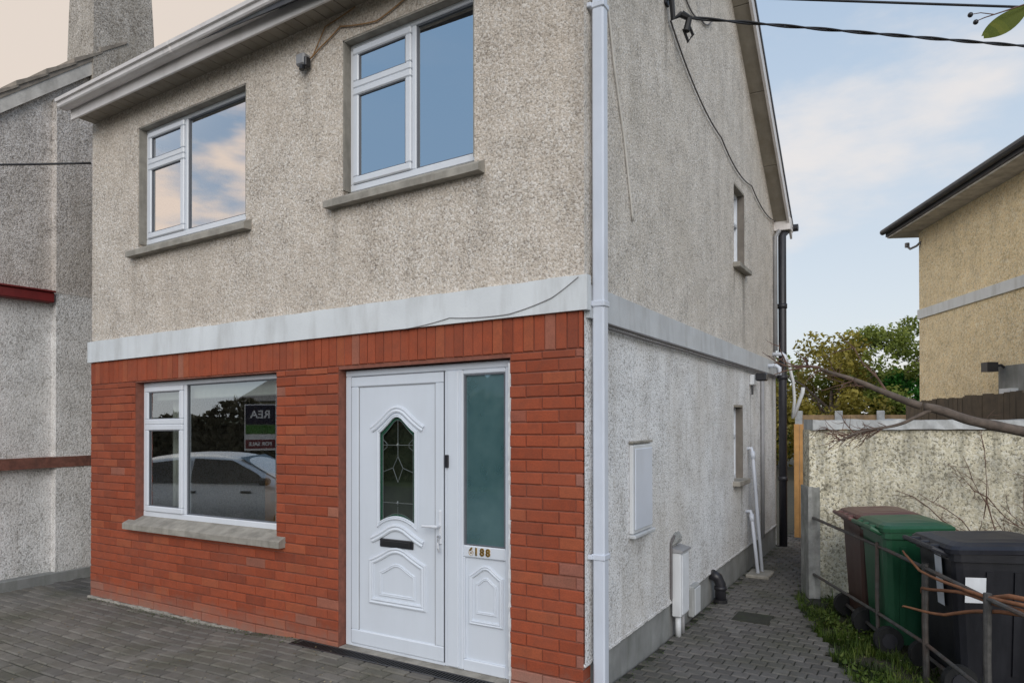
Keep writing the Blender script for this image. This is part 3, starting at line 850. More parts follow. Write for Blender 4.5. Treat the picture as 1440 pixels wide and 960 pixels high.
# ================================================================== NEIGHBOUR ON THE LEFT
nb = thing('neighbour_house', 'grey pebbledashed neighbour gable with tall tapering chimney stack, left of the brick front', 'house', (-8.5, 1.0, 0))
NX = -6.24
def npoly(mb, x, pts): mb.poly([(x, a, b) for a, b in pts])
yf_, yb_ = -.66, 2.3; zap, ze = 5.86, 4.62
ya = .80
def zr(y): return ze + (zap - ze) * (1 - abs(y - ya) / (ya - yf_))
m = MB(); npoly(m, NX, [(yf_, 3.0), (yb_, 3.0), (yb_, zr(yb_)), (ya, zap), (yf_, ze)])
m.poly([(NX, yf_, 3.0), (NX - 6, yf_, 3.0), (NX - 6, yf_, ze), (NX, yf_, ze)])
m.build('upper_gable', M['dash_dark'], nb, normals=False)
m = MB(); npoly(m, NX, [(yf_, .10), (yb_, .10), (yb_, 3.0), (yf_, 3.0)])
m.poly([(NX, yf_, .10), (NX - 6, yf_, .10), (NX - 6, yf_, 3.0), (NX, yf_, 3.0)])
m.build('lower_gable', M['dash_pale'], nb, normals=False)
m = MB(); m.box(NX, -6.145, .13, 1.5, 3.04, 5.10); m.build('chimney_breast', M['dash_dark'], nb)
m = MB(); m.box(NX, -6.149, .132, 1.698, .10, 3.04); m.build('chimney_breast', M['dash_pale'], nb)
m = MB(); m.box(NX - 6, -6.135, yf_ - .02, 2.8, -.06, .105, .01); m.build('plinth', M['plinth'], nb)
m = MB(); m.box(NX - .02, -6.12, yf_ - .1, .108, 2.93, 3.035, .012); m.box(NX - .02, -6.10, yf_ - .1, .11, 3.035, 3.055, .006); m.build('red_string_course', M['redpaint'], nb)
m = MB(); m.box(NX - .02, -6.138, yf_ - .02, 2.7, 1.205, 1.315); m.build('brick_band', M['brickband'], nb)
# stack, tapering upward
m = MB()
lv = [(5.0, .50, 1.262, 0), (6.3, .525, 1.225, .03), (7.6, .56, 1.16, .06)]
rings = []
for z, a, b, ins in lv: rings.append([m.bm.verts.new(p) for p in ((-6.147 - ins, a, z), (-6.147 - ins, b, z), (-6.72 + ins, b, z), (-6.72 + ins, a, z))])
for A, B in zip(rings, rings[1:]):
    for k in range(4): m.face([A[k], A[(k + 1) % 4], B[(k + 1) % 4], B[k]])
m.face(rings[-1]); m.build('chimney_stack', M['dash_stack'], nb)
m = MB(); m.box(-6.75, -6.12, .52, 1.2, 7.6, 7.72, .02); ck = m.build('chimney_cap', M['concrete'], nb)
for yy in (.70, 1.0):
    m = MB(); m.tube([(-6.45, yy, 7.72), (-6.45, yy, 8.1), (-6.45, yy, 8.12)], [.13, .11, .13], 12); m.build('chimney_pot', M['bin_lid_brown'], nb)
# roof slopes with a mortared verge
m = MB()
for y0, y1, xe in ((yf_ - .15, ya, NX + .07), (ya, yb_ + .2, NX - .02)):
    a, b = zr(y0), zr(y1)
    vs = [m.bm.verts.new(p) for p in ((NX - 6, y0, a + .05), (xe, y0, a + .05), (xe, y1, b + .05), (NX - 6, y1, b + .05),
                                      (NX - 6, y0, a + .11), (xe, y0, a + .11), (xe, y1, b + .11), (NX - 6, y1, b + .11))]
    for f in ((3, 2, 1, 0), (4, 5, 6, 7), (0, 1, 5, 4), (1, 2, 6, 5), (2, 3, 7, 6), (3, 0, 4, 7)): m.face([vs[k] for k in f])
y = yf_ - .15; k = 0
sl_ = (zap - ze) / (ya - yf_)
while y < ya - .1:                               # tile courses stepping up the verge
    z0 = zr(y)
    vs = [m.bm.verts.new(p) for p in ((NX - .3, y, z0 + .112), (NX + .085, y, z0 + .112), (NX + .085, y + .30, z0 + .30 * sl_ + .09), (NX - .3, y + .30, z0 + .30 * sl_ + .09),
                                      (NX - .3, y, z0 + .165), (NX + .085, y, z0 + .165), (NX + .085, y + .30, z0 + .30 * sl_ + .112), (NX - .3, y + .30, z0 + .30 * sl_ + .112))]
    for f in ((3, 2, 1, 0), (4, 5, 6, 7), (0, 1, 5, 4), (1, 2, 6, 5), (2, 3, 7, 6), (3, 0, 4, 7)): m.face([vs[j] for j in f])
    y += .28
m.build('roof', M['slate_brown'], nb)
m = MB()
for y0, y1 in ((yf_ - .15, ya),):
    a, b = zr(y0), zr(y1)
    vs = [m.bm.verts.new(p) for p in ((NX - .1, y0, a - .10), (NX + .06, y0, a - .10), (NX + .06, y1, b - .10), (NX - .1, y1, b - .10),
                                      (NX - .1, y0, a + .05), (NX + .06, y0, a + .05), (NX + .06, y1, b + .05), (NX - .1, y1, b + .05))]
    for f in ((3, 2, 1, 0), (4, 5, 6, 7), (0, 1, 5, 4), (1, 2, 6, 5), (2, 3, 7, 6), (3, 0, 4, 7)): m.face([vs[j] for j in f])
m.build('verge', M['verge'], nb)
for yy in (-.55, ):
    pass

# ================================================================== HOUSE ON THE RIGHT
c0 = Vector((1.667, 9.165, 0)); dn = Vector((.39, -.921, 0)); nn = Vector((.921, .39, 0))   # dn runs towards us, nn into the house
rh = thing('neighbour_house', 'cream pebbledashed house with a dark flat eaves line at the right edge', 'house', tuple(c0 + dn * 2.2 + nn * 3))
def RP(s, t, z): p = c0 + dn * s + nn * t; return Vector((p.x, p.y, z))
m = MB()
def rbox(mb, s0, s1, t0, t1, z0, z1):
    vs = [mb.bm.verts.new(RP(s, t_, z)) for z in (z0, z1) for s, t_ in ((s0, t0), (s1, t0), (s1, t1), (s0, t1))]
    for f in ((3, 2, 1, 0), (4, 5, 6, 7), (0, 1, 5, 4), (1, 2, 6, 5), (2, 3, 7, 6), (3, 0, 4, 7)): mb.face([vs[k] for k in f])
rbox(m, 0, 4.4, 0, 6, 0, 4.72); m.build('wall', M['dash_yellow'], rh)
m = MB(); rbox(m, -.02, 4.42, -.022, 6, 3.275, 3.42); m.build('band', M['band'], rh)
m = MB(); rbox(m, -.36, 4.9, -.34, 6.4, 4.665, 4.69); m.build('soffit', M['verge'], rh)
m = MB(); rbox(m, -.38, 4.92, -.36, 6.42, 4.691, 4.80); m.build('fascia', M['slate'], rh)
m = MB()
q = [RP(-.40, -.38, 4.80), RP(4.98, -.38, 4.80), RP(4.98, 6.5, 4.80), RP(-.40, 6.5, 4.80)]
ap = [RP(1.2, 2.6, 5.15), RP(3.4, 2.6, 5.15)]
vs = [m.bm.verts.new(p) for p in q]; va = [m.bm.verts.new(p) for p in ap]
m.face([vs[0], vs[1], va[1], va[0]]); m.face([vs[1], vs[2], va[1]]); m.face([vs[2], vs[3], va[0], va[1]]); m.face([vs[3], vs[0], va[0]])
m.face(vs[::-1]); m.build('roof', M['slate'], rh)
m = MB(); m.tube([RP(-.40, -.40, 4.775), RP(4.95, -.40, 4.775)], .045, 10); m.build('gutter', M['slate'], rh)
# painted patch, white box, lamp and bracket on that wall
m = MB(); rbox(m, 2.28, 2.95, -.010, .0, 1.6, 2.36); m.build('painted_patch', M['plinth'], rh)
bx = thing('meter_box', 'small pale meter box on the cream house wall under the black lamp', 'meter box', tuple(RP(2.6, -.05, 1.75)))
m = MB(); rbox(m, 2.47, 2.72, -.10, -.012, 1.74, 2.07); b_ = m.build('cabinet', M['box_white'], bx)
m = MB(); rbox(m, 2.485, 2.705, -.108, -.101, 1.755, 2.055); m.build('door', M['sticker'], bx)
lt = thing('wall_lamp', 'black floodlight fixed to the cream house wall', 'lamp', tuple(RP(2.36, -.1, 2.35)))
m = MB(); rbox(m, 2.27, 2.42, -.21, -.08, 2.29, 2.41); m.build('housing', M['black'], lt)
m = MB(); m.tube([RP(2.42, -.012, 2.34), RP(2.42, -.05, 2.37), RP(2.40, -.09, 2.36)], .018, 8); m.build('bracket', M['black'], lt)
m = MB(); rbox(m, 2.262, 2.268, -.195, -.095, 2.305, 2.395); m.build('lens', M['carglass'], lt)
br = thing('cable_bracket', 'small hooked cable bracket at the top corner of the cream house', 'bracket', tuple(RP(0, -.05, 4.45)))
m = MB(); m.tube([RP(.08, .0, 4.50), RP(.04, -.05, 4.44), RP(-.08, -.10, 4.42), RP(-.14, -.12, 4.48)], .018, 8); m.tube([RP(-.14, -.12, 4.46), RP(-.14, -.12, 4.53)], .035, 8); m.build('hook', M['greypipe'], br)
# timber fence by that house
fc = thing('timber_fence', 'dark weathered close board fence under the cream house wall', 'fence', tuple(RP(1.8, -.35, 0)))
rr = random.Random(11)
m = MB(); s = .45
while s < 4.0:
    w_ = .12; h = 1.94 + rr.uniform(-.012, .012) + .02 * s
    rbox(m, s + .003, s + w_ - .003, -.37 + rr.uniform(-.006, .006), -.35, .0, h); s += w_
m.build('board', M['fence_dark'], fc)
for s in (.4, 2.2, 4.0):
    m = MB(); rbox(m, s - .05, s + .05, -.35, -.25, 0, 2.0); m.build('post', M['fence_dark'], fc)

# ================================================================== GARDEN WALL
g0 = Vector((.775, 3.486, 0)); gd = Vector((.921, .39, 0)); gn = Vector((-.39, .921, 0))
def GP(s, t, z): p = g0 + gd * s + gn * t; return Vector((p.x, p.y, z))
gw = thing('garden_wall', 'stained pebbledash garden wall with concrete coping behind the wheelie bins', 'wall', tuple(g0 + gd * 2))
m = MB(); NS = 60
def gbox(mb, s0, s1, t0, t1, z0, z1, jag=0.0, n=1, rr=rr):
    prev = None
    for i in range(n + 1):
        s = s0 + (s1 - s0) * i / n
        j = [rr.uniform(-jag, jag) for _ in range(4)]
        ring = [mb.bm.verts.new(GP(s, t0 + j[0], z0 + j[1])), mb.bm.verts.new(GP(s, t1, z0 + j[1])), mb.bm.verts.new(GP(s, t1, z1 + j[2])), mb.bm.verts.new(GP(s, t0 + j[3], z1 + j[2]))]
        if prev:
            for k in range(4): mb.face([prev[k], ring[k], ring[(k + 1) % 4], prev[(k + 1) % 4]])
        else: mb.face(ring[::-1])
        prev = ring
    mb.face(prev)
gbox(m, .0, 4.6, 0, .22, -.05, 1.60); m.build('wall', M['dash_garden'], gw)
m = MB(); gbox(m, .02, 4.6, -.05, .27, 1.605, 1.70, .009, 46); m.build('coping', M['coping'], gw)
m = MB(); gbox(m, -.02, .085, -.03, .23, -.05, 1.05, .012, 3); m.build('end_pier', M['pier'], gw)

# timber side gate post & gate at the end of the passage
gt = thing('timber_gate', 'orange stained timber gate at the end of the side passage', 'gate', (.45, 6.6, 0))
m = MB()
for i in range(8): m.box(.165 + i * .072, .233 + i * .072, 6.60, 6.625, .05, 1.62, .004)
m.build('gate_board', M['gate_wood'], gt)
m = MB(); m.box(.74, .84, 6.56, 6.66, 0, 1.66, .006); m.build('post', M['gate_wood'], gt)
for z in (.3, 1.25):
    m = MB(); m.box(.165, .74, 6.625, 6.66, z, z + .09); m.build('rail', M['gate_wood'], gt)

# fence at the end of the garden
ff = thing('panel_fence', 'brown panel fence with concrete posts in front of the far shrubs', 'fence', (1.5, 16.5, 0))
for i in range(9):
    x = -1.2 + i * .98; zt_ = 1.80
    m = MB(); m.box(x - .09, x + .09, 16.42, 16.58, 0, zt_ + .06, .012); m.build('post', M['coping'], ff)
    m = MB()
    for k in range(12): m.box(x + .09, x + .89, 16.49 + .006 * (k % 2), 16.515 + .006 * (k % 2), .1 + k * .138, .1 + (k + 1) * .138 - .004)
    m.build('panel', M['fence_wood'], ff)

# ================================================================== GROUND
def sheet(name, pts, mat, kind='structure'):
    m = MB(); m.poly(pts); return tag(m.build(name, mat, None, normals=False), kind=kind)
sheet('ground', [(-900, -900, -.40), (900, -900, -.40), (900, 900, -.40), (-900, 900, -.40)], M['field'])
sheet('road', [(-60, -12.5, -.385), (60, -12.5, -.385), (60, -4.9, -.385), (-7.6, -4.9, -.385), (-7.6, -1.0, -.385), (-60, -1.0, -.385)], M['asphalt'])
m = MB(); m.box(-7.6, 20, -4.6, 60, -.39, -.045); m.box(-20, -7.6, -1.0, 60, -.39, -.0455); tag(m.build('garden_soil', M['soil']), kind='structure')
m = MB(); m.box(-7.6, 20, -4.9, -4.6, -.39, -.25, .02); tag(m.build('kerb', M['concrete']), kind='structure')

def edge_x(y):
    P = [(-6, 3.0), (.3, 1.80), (1.0, 1.47), (1.275, 1.34), (1.535, 1.26), (3.1, .75), (3.45, .68), (9, .68)]
    for (a, xa), (b, xb) in zip(P, P[1:]):
        if a <= y <= b: return xa + (xb - xa) * (y - a) / (b - a)
    return .68
def paving(name, inside, x0, x1, y0, y1, L, Wd, gap, seed, tone, jit=.0025, ch=.009, rotate=False):
    m = MB(); rr = random.Random(seed); row = 0; y = y0
    while y < y1:
        x = x0 - L * (.5 if row % 2 else 0)
        while x < x1:
            cxx, cyy = x + L / 2, y + Wd / 2
            if inside(cxx, cyy):
                k = rr.uniform(.82, 1.16); h = rr.random()
                c = Vector(tone[0]).lerp(Vector(tone[1]), h) * k
                m.cur = (c.x, c.y, c.z, 1)
                dz = rr.uniform(-jit, jit); tx, ty = rr.uniform(-.005, .005), rr.uniform(-.005, .005)
                a0, a1, b0, b1 = x + gap, x + L - gap, y + gap, y + Wd - gap
                zf = lambda px, py: zg(px, py) + dz + tx * (px - cxx) + ty * (py - cyy)
                def P(px, py, dd): return m.bm.verts.new((px, py, zf(px, py) - dd))
                q = [P(a0, b0, .03), P(a1, b0, .03), P(a1, b1, .03), P(a0, b1, .03)]
                u = [P(a0, b0, ch * .8), P(a1, b0, ch * .8), P(a1, b1, ch * .8), P(a0, b1, ch * .8)]
                tt = [P(a0 + ch, b0 + ch, 0), P(a1 - ch, b0 + ch, 0), P(a1 - ch, b1 - ch, 0), P(a0 + ch, b1 - ch, 0)]
                for k2 in range(4):
                    n2 = (k2 + 1) % 4
                    m.face([q[k2], q[n2], u[n2], u[k2]]); m.face([u[k2], u[n2], tt[n2], tt[k2]])
                m.face(tt)
            x += L
        y += Wd; row += 1
    return tag(m.build(name, M['paving'], normals=False), kind='structure')
def zg(x, y):
    f = min(1, max(0, (x + 3.5) / 1.3)); f = f * f * (3 - 2 * f)
    g = min(1, max(0, (1.2 - y) / 1.2)); return .052 * f * g
def in_drive(x, y):
    if y > -.012: return False
    if -2.34 < x < -.40 and y > -.135: return False
    return x < edge_x(y)
paving('driveway', in_drive, -7.4, 2.4, -3.6, 0.0, .20, .10, .0048, 21, ((.175, .166, .15), (.215, .20, .175)))
def in_path(x, y): return .012 < x < edge_x(y) - .02
paving('side_path', in_path, .0, 1.9, 0.0, 8.5, .11, .11, .0035, 22, ((.135, .128, .12), (.175, .166, .155)), .0018, .009)
paving('side_alley_path', lambda x, y: -6.13 < x < -5.25, -6.3, -5.2, 0.0, 5, .20, .10, .0035, 23, ((.10, .10, .098), (.15, .145, .14)))
m = MB()
def bedgrid(x0, x1, y0, y1, n, k, dz):
    g = [[m.bm.verts.new((x0 + (x1 - x0) * i / n, y0 + (y1 - y0) * j / k, zg(x0 + (x1 - x0) * i / n, y0 + (y1 - y0) * j / k) + dz)) for j in range(k + 1)] for i in range(n + 1)]
    for i in range(n):
        for j in range(k): m.face([g[i][j], g[i + 1][j], g[i + 1][j + 1], g[i][j + 1]])
bedgrid(-8, 0, -3.62, 0.0, 60, 4, -.010); bedgrid(0, 1.9, -3.62, 0, 4, 4, -.010); bedgrid(0.0, .95, 0.0, 8.5, 3, 40, -.0105); bedgrid(.95, 1.5, 0, 1.6, 3, 8, -.0105); bedgrid(-6.3, -5.2, 0, 5, 2, 2, -.0105)
tag(m.build('paving_bed', M['joint']), kind='structure')

# a cabinet standing in the room behind the ground-floor window
wc_ = thing('wooden_cabinet', 'orange brown wooden cabinet inside the room behind the ground floor window', 'cabinet', (-3.3, .75, .3))
m = MB(); m.box(-3.50, -3.12, .62, .98, .08, 1.22, .01); m.build('carcass', M['wood'], wc_)
m = MB(); m.box(-3.49, -3.315, .605, .619, .12, 1.19, .006); m.build('door', M['wood'], wc_)
m = MB(); m.box(-3.305, -3.13, .605, .619, .12, 1.19, .006); m.build('door', M['gate_wood'], wc_)
# channel drain in front of the door
dr = thing('channel_drain', 'dark slotted channel drain in front of the door step', 'drain', (-1.4, -.07, 0))
m = MB(); m.box(-2.34, -.40, -.130, -.020, .0, .030); m.box(-2.34, -.40, -.134, -.120, .0, .056, .002); m.box(-2.34, -.40, -.030, -.016, .0, .056, .002); m.box(-2.352, -2.34, -.134, -.016, .0, .056, .002); m.build('channel', M['black'], dr)
m = MB(); x = -2.33
while x < -.46: m.box(x, x + .012, -.120, -.030, .040, .054, .001); x += .024
m.build('grating', M['rubber'], dr)
# small access cover in the path
m = MB(); m.box(.30, .60, 2.32, 2.62, -.01, .004, .004); tag(m.build('drain_cover', M['joint']), 'square grey access cover set flush in the side path', 'drain cover')

# ================================================================== THINGS ON THE SIDE WALL
mc = thing('meter_cupboard', 'white flush meter cupboard on the side wall beneath a small hood', 'meter cupboard', (0, .915, .92))
m = MB(); m.box(.0, .030, .72, 1.11, .935, 1.54, .006); m.build('frame', M['box_white'], mc)
m = MB(); m.box(.031, .040, .745, 1.085, .96, 1.515, .005); m.build('door', M['pipe_white'], mc)
m = MB(); m.box(.0, .032, .71, 1.12, 1.55, 1.568, .005); m.build('hood', M['concrete'], mc)
m = MB(); m.box(.0, .05, .71, 1.12, .905, .932, .006); m.build('ledge', M['band_side'], mc)
gb = thing('gas_meter_box', 'tall pale meter box on two pipe legs against the plinth', 'meter box', (.06, 1.72, 0))
m = MB(); m.box(.006, .082, 1.62, 1.83, .155, .665, .010); cab = m.build('cabinet', M['box_white'], gb)
m = MB(); m.box(.083, .090, 1.635, 1.815, .175, .645, .005); m.build('door', M['sticker'], gb)
m = MB()
vs = [m.bm.verts.new(p) for p in ((.004, 1.61, .70), (.004, 1.84, .70), (.098, 1.84, .680), (.098, 1.61, .680), (.004, 1.61, .666), (.004, 1.84, .666), (.098, 1.84, .664), (.098, 1.61, .664))]
for f in ((0, 1, 2, 3), (7, 6, 5, 4), (0, 3, 7, 4), (1, 5, 6, 2), (0, 4, 5, 1), (3, 2, 6, 7)): m.face([vs[k] for k in f])
m.build('lid', M['greypipe'], gb)
for x, y, r_, mt in ((.045, 1.67, .024, 'box_white'), (.05, 1.77, .018, 'greypipe')):
    m = MB(); m.tube([(x, y, -.01), (x, y, .16)], r_, 10); m.build('leg', M[mt], gb, smooth=True)
m = MB(); m.tube([(.012, 1.60, .30), (.014, 1.595, .5), (.012, 1.60, .74), (.02, 1.66, .79)], .010, 8); m.build('supply_cable', M['cable_grey'], gb)
m = MB()
for k in range(5): m.tube([(.0, 1.64 + .03 * k, .72), (.028 + .01 * (k % 2), 1.66 + .03 * k, .745 + .02 * (k % 3)), (.0, 1.69 + .03 * k, .79)], .018, 6)
m.build('mortar_patch', M['plinth'], gb)
sb = thing('gas_valve_box', 'small grey valve box low on the plinth, right of the tall meter box', 'meter box', (.03, 2.2, .03))
m = MB(); m.box(-.01, .045, 2.10, 2.30, .03, .295, .012); m.build('cabinet', M['box_grey'], sb)
m = MB(); m.box(.046, .054, 2.115, 2.285, .05, .275, .006); m.build('door', M['box_white'], sb)
bp = thing('gully_hopper', 'short black drain gully hopper standing at the foot of the side wall', 'drain', (.10, 2.86, 0))
m = MB(); m.tube([(.085, 2.84, -.01), (.085, 2.84, .17), (.06, 2.83, .23), (.01, 2.80, .265)], .050, 12); m.tube([(.085, 2.84, .12), (.085, 2.84, .15)], .058, 12); m.build('pipe', M['black'], bp, smooth=True)
m = MB(); m.tube([(.085, 2.84, -.01), (.085, 2.84, .03)], .064, 12); m.build('base', M['rubber'], bp)
# white waste pipes
wp1 = thing('waste_pipe', 'taller white waste pipe slanting down the side wall past the lower window', 'pipe', (.12, 4.3, 0))
m = MB(); m.tube([(-.02, 4.42, 1.36), (.045, 4.42, 1.37), (.06, 4.41, 1.30), (.19, 4.24, .02)], .019, 10); m.tube([(.056, 4.415, 1.335), (.066, 4.405, 1.25)], .025, 10); m.build('pipe', M['pipe_white'], wp1, smooth=True)
wp2 = thing('waste_pipe', 'shorter white waste pipe leaning beside the taller one above the gully', 'pipe', (.12, 4.1, 0))
m = MB(); m.tube([(-.02, 4.34, .66), (.05, 4.34, .67), (.065, 4.33, .60), (.17, 4.12, .02)], .019, 10); m.tube([(.06, 4.335, .64), (.07, 4.32, .56)], .026, 10); m.build('pipe', M['pipe_white'], wp2, smooth=True)
gl_ = MB(); gl_.box(.06, .30, 4.0, 4.34, -.01, .035, .012); tag(gl_.build('gully_surround', M['concrete']), 'concrete gully surround under the white waste pipes', 'drain')
gp = thing('waste_pipe', 'thin grey vertical pipe near the rear corner of the side wall', 'pipe', (.03, 5.15, 0))
m = MB(); m.tube([(.025, 5.15, .25), (.025, 5.15, 2.22)], .022, 10); m.build('pipe', M['greypipe'], gp, smooth=True)
# security light, overflow elbows, wires
sl2 = thing('security_light', 'small white security light with a black head under the side band', 'lamp', (.05, 4.6, 2.18))
m = MB(); m.box(.0, .05, 4.52, 4.64, 2.09, 2.21, .01); m.build('base', M['box_white'], sl2)
m = MB(); m.box(.05, .17, 4.60, 4.74, 2.14, 2.23, .015); m.build('head', M['black'], sl2)
m = MB(); m.tube([(.03, 4.55, 2.09), (.03, 4.55, 1.98)], .012, 8); m.build('cable_tail', M['black'], sl2)
for i, (y, z, lab) in enumerate(((5.55, 2.37, 'lower white overflow elbow poking out of the side band'), (5.98, 2.55, 'upper white overflow elbow by the black downpipe'))):
    m = MB(); m.tube([(-.02, y, z), (.12, y, z), (.155, y, z - .03), (.16, y, z - .12)], .026, 10); tag(m.build('overflow_pipe', M['pipe_white'], smooth=True), lab, 'pipe')
m = MB(); m.tube([(.14, 6.28, 2.50), (.20, 6.33, 2.2), (.215, 6.34, 1.95), (.19, 6.34, 1.70)], .02, 8); m.tube([(.20, 6.35, 1.72), (.31, 6.40, 2.05), (.315, 6.40, 2.12)], .026, 8)
tag(m.build('soil_pipe', M['box_white'], smooth=True), 'white branching pipe behind the black rear downpipe', 'pipe')

def cable(name, pts, r, mat, label, cat='cable', sag=0.0, n=14, group=None, twist=0):
    P = []
    for a, b in zip(pts, pts[1:]):
        a, b = Vector(a), Vector(b)
        for i in range(n):
            t_ = i / n; p = a.lerp(b, t_); p.z -= sag * 4 * t_ * (1 - t_) * (b - a).length; P.append(p)
    P.append(Vector(pts[-1]))
    m = MB()
    if twist:
        for ph in (0, math.pi):
            Q = []
            d = (P[-1] - P[0]).normalized(); u = d.orthogonal().normalized(); w = d.cross(u)
            L = 0; last = P[0]
            dense = []
            for a, b in zip(P, P[1:]):
                for i in range(8): dense.append(a.lerp(b, i / 8))
            for p in dense:
                L += (p - last).length; last = p; a = L * twist + ph
                Q.append(p + (u * math.cos(a) + w * math.sin(a)) * r * .9)
            m.tube(Q, r, 6)
    else: m.tube(P, r, 6)
    return tag(m.build(name, M[mat], smooth=True), label, cat, group)
# service bracket and twin aerial cables
sbk = thing('service_bracket', 'black service bracket and cable clamps high on the side wall', 'bracket', (.05, 1.8, 4.95))
m = MB(); m.tube([(-.01, 1.53, 5.03), (.05, 1.53, 4.99), (.05, 1.57, 4.85), (.10, 1.62, 4.90)], .022, 8); m.box(.0, .02, 1.49, 1.57, 4.95, 5.07, .004); m.build('hook', M['cable'], sbk)
m = MB(); m.tube([(.10, 1.62, 4.90), (.15, 1.66, 4.87), (.13, 1.65, 4.77)], .028, 8); m.tube([(.13, 1.68, 4.86), (.16, 1.73, 4.77), (.13, 1.70, 4.71), (.11, 1.64, 4.79)], .012, 6); m.build('clamp', M['rubber'], sbk)
A_ = Vector((.14, 1.65, 4.875)); B_ = Vector((2.508, 3.817, 5.017))
cable('aerial_cable', [A_, A_ + (B_ - A_) * 4.0], .0085, 'cable', 'lower twisted black overhead cable strung from the side wall bracket', sag=.002, twist=9, n=30)
A2 = Vector((.02, 2.35, 5.445)); B2 = Vector((2.509, 3.815, 5.35))
cable('aerial_cable', [A2, A2 + (B2 - A2) * 4.0], .012, 'cable', 'upper black overhead cable crossing the top right of the sky', sag=.001, n=30)
cable('phone_cable', [(.02, 1.60, 4.86), (.02, 3.2, 4.48), (.02, 4.6, 4.40), (.02, 6.16, 4.36)], .007, 'cable_grey', 'thin grey cable sagging from the bracket to the rear eaves', sag=.06)
cable('phone_cable', [(.012, .33, 4.40), (.012, .45, 4.0), (.012, .62, 3.6), (.012, .78, 3.08)], .008, 'cable_white', 'loose white cable hanging down beside the front downpipe')
cable('phone_cable', [(.012, 1.55, 5.35), (.012, 2.0, 5.28), (.012, 2.5, 5.32), (.012, 2.9, 5.5)], .007, 'cable_grey', 'looping grey cable at the top of the side wall above the bracket', sag=.12)
cable('band_cable', [(.034, .15, 2.315), (.034, 2.0, 2.295), (.034, 4.0, 2.275), (.034, 6.15, 2.262)], .009, 'cable_grey', 'upper dark cable clipped along the bottom of the side band', sag=.002)
cable('band_cable', [(.032, .15, 2.29), (.034, 2.0, 2.272), (.034, 4.0, 2.257), (.034, 6.15, 2.246)], .008, 'cable_grey', 'lower grey cable clipped under the side band', sag=.003)
cable('band_cable', [(.034, .26, 2.52), (.034, .22, 2.45), (.034, .25, 2.38), (.034, .25, 2.31)], .009, 'cable_grey', 'short grey cable dropping over the side band by the downpipe')
cable('telephone_wire', [(-5.24, -.01, 4.20), (-7.9, -2.0, 4.05), (-20, -11, 4.6)], .011, 'cable', 'black overhead wire leaving the far left corner of the upper wall', sag=.004)
def wz(x, z): return z * (1 + .009 * (x + 2.6))
cable('wall_cable', [(-2.27, -.02, 4.43), (-2.15, -.014, 4.50), (-1.95, -.014, 4.60), (-1.60, -.014, 4.54), (-1.40, -.014, 4.60), (-1.0, -.014, 4.78)], .0055, 'cable_brown', 'brown cable draped over the head of the right upper window', sag=.02)
cable('wall_cable', [(-2.24, -.016, 4.44), (-2.10, -.016, 4.64), (-1.8, -.016, 4.70)], .0045, 'cable_brown', 'thin brown cable running from the junction box up to the soffit', sag=.01)
cable('wall_cable', [(-1.35, -.040, 2.335), (-.95, -.040, 2.385), (-.5, -.041, 2.375), (-.2, -.041, 2.45), (-.02, -.041, 2.56)], .0028, 'greypipe', 'thin grey cable trailing across the white front band', sag=.02)
jb = thing('junction_box', 'grey cable junction box on the upper wall between the upper windows', 'junction box', (-2.3, 0, 4.43))
m = MB(); m.box(-2.355, -2.265, -.075, .0, 4.385, 4.475, .012); m.build('box', M['greypipe'], jb)
m = MB(); m.tube([(-2.30, -.05, 4.39), (-2.30, -.06, 4.35)], .02, 8); m.box(-2.27, -2.245, -.07, -.02, 4.37, 4.44, .005); m.build('cable_gland', M['black'], jb)

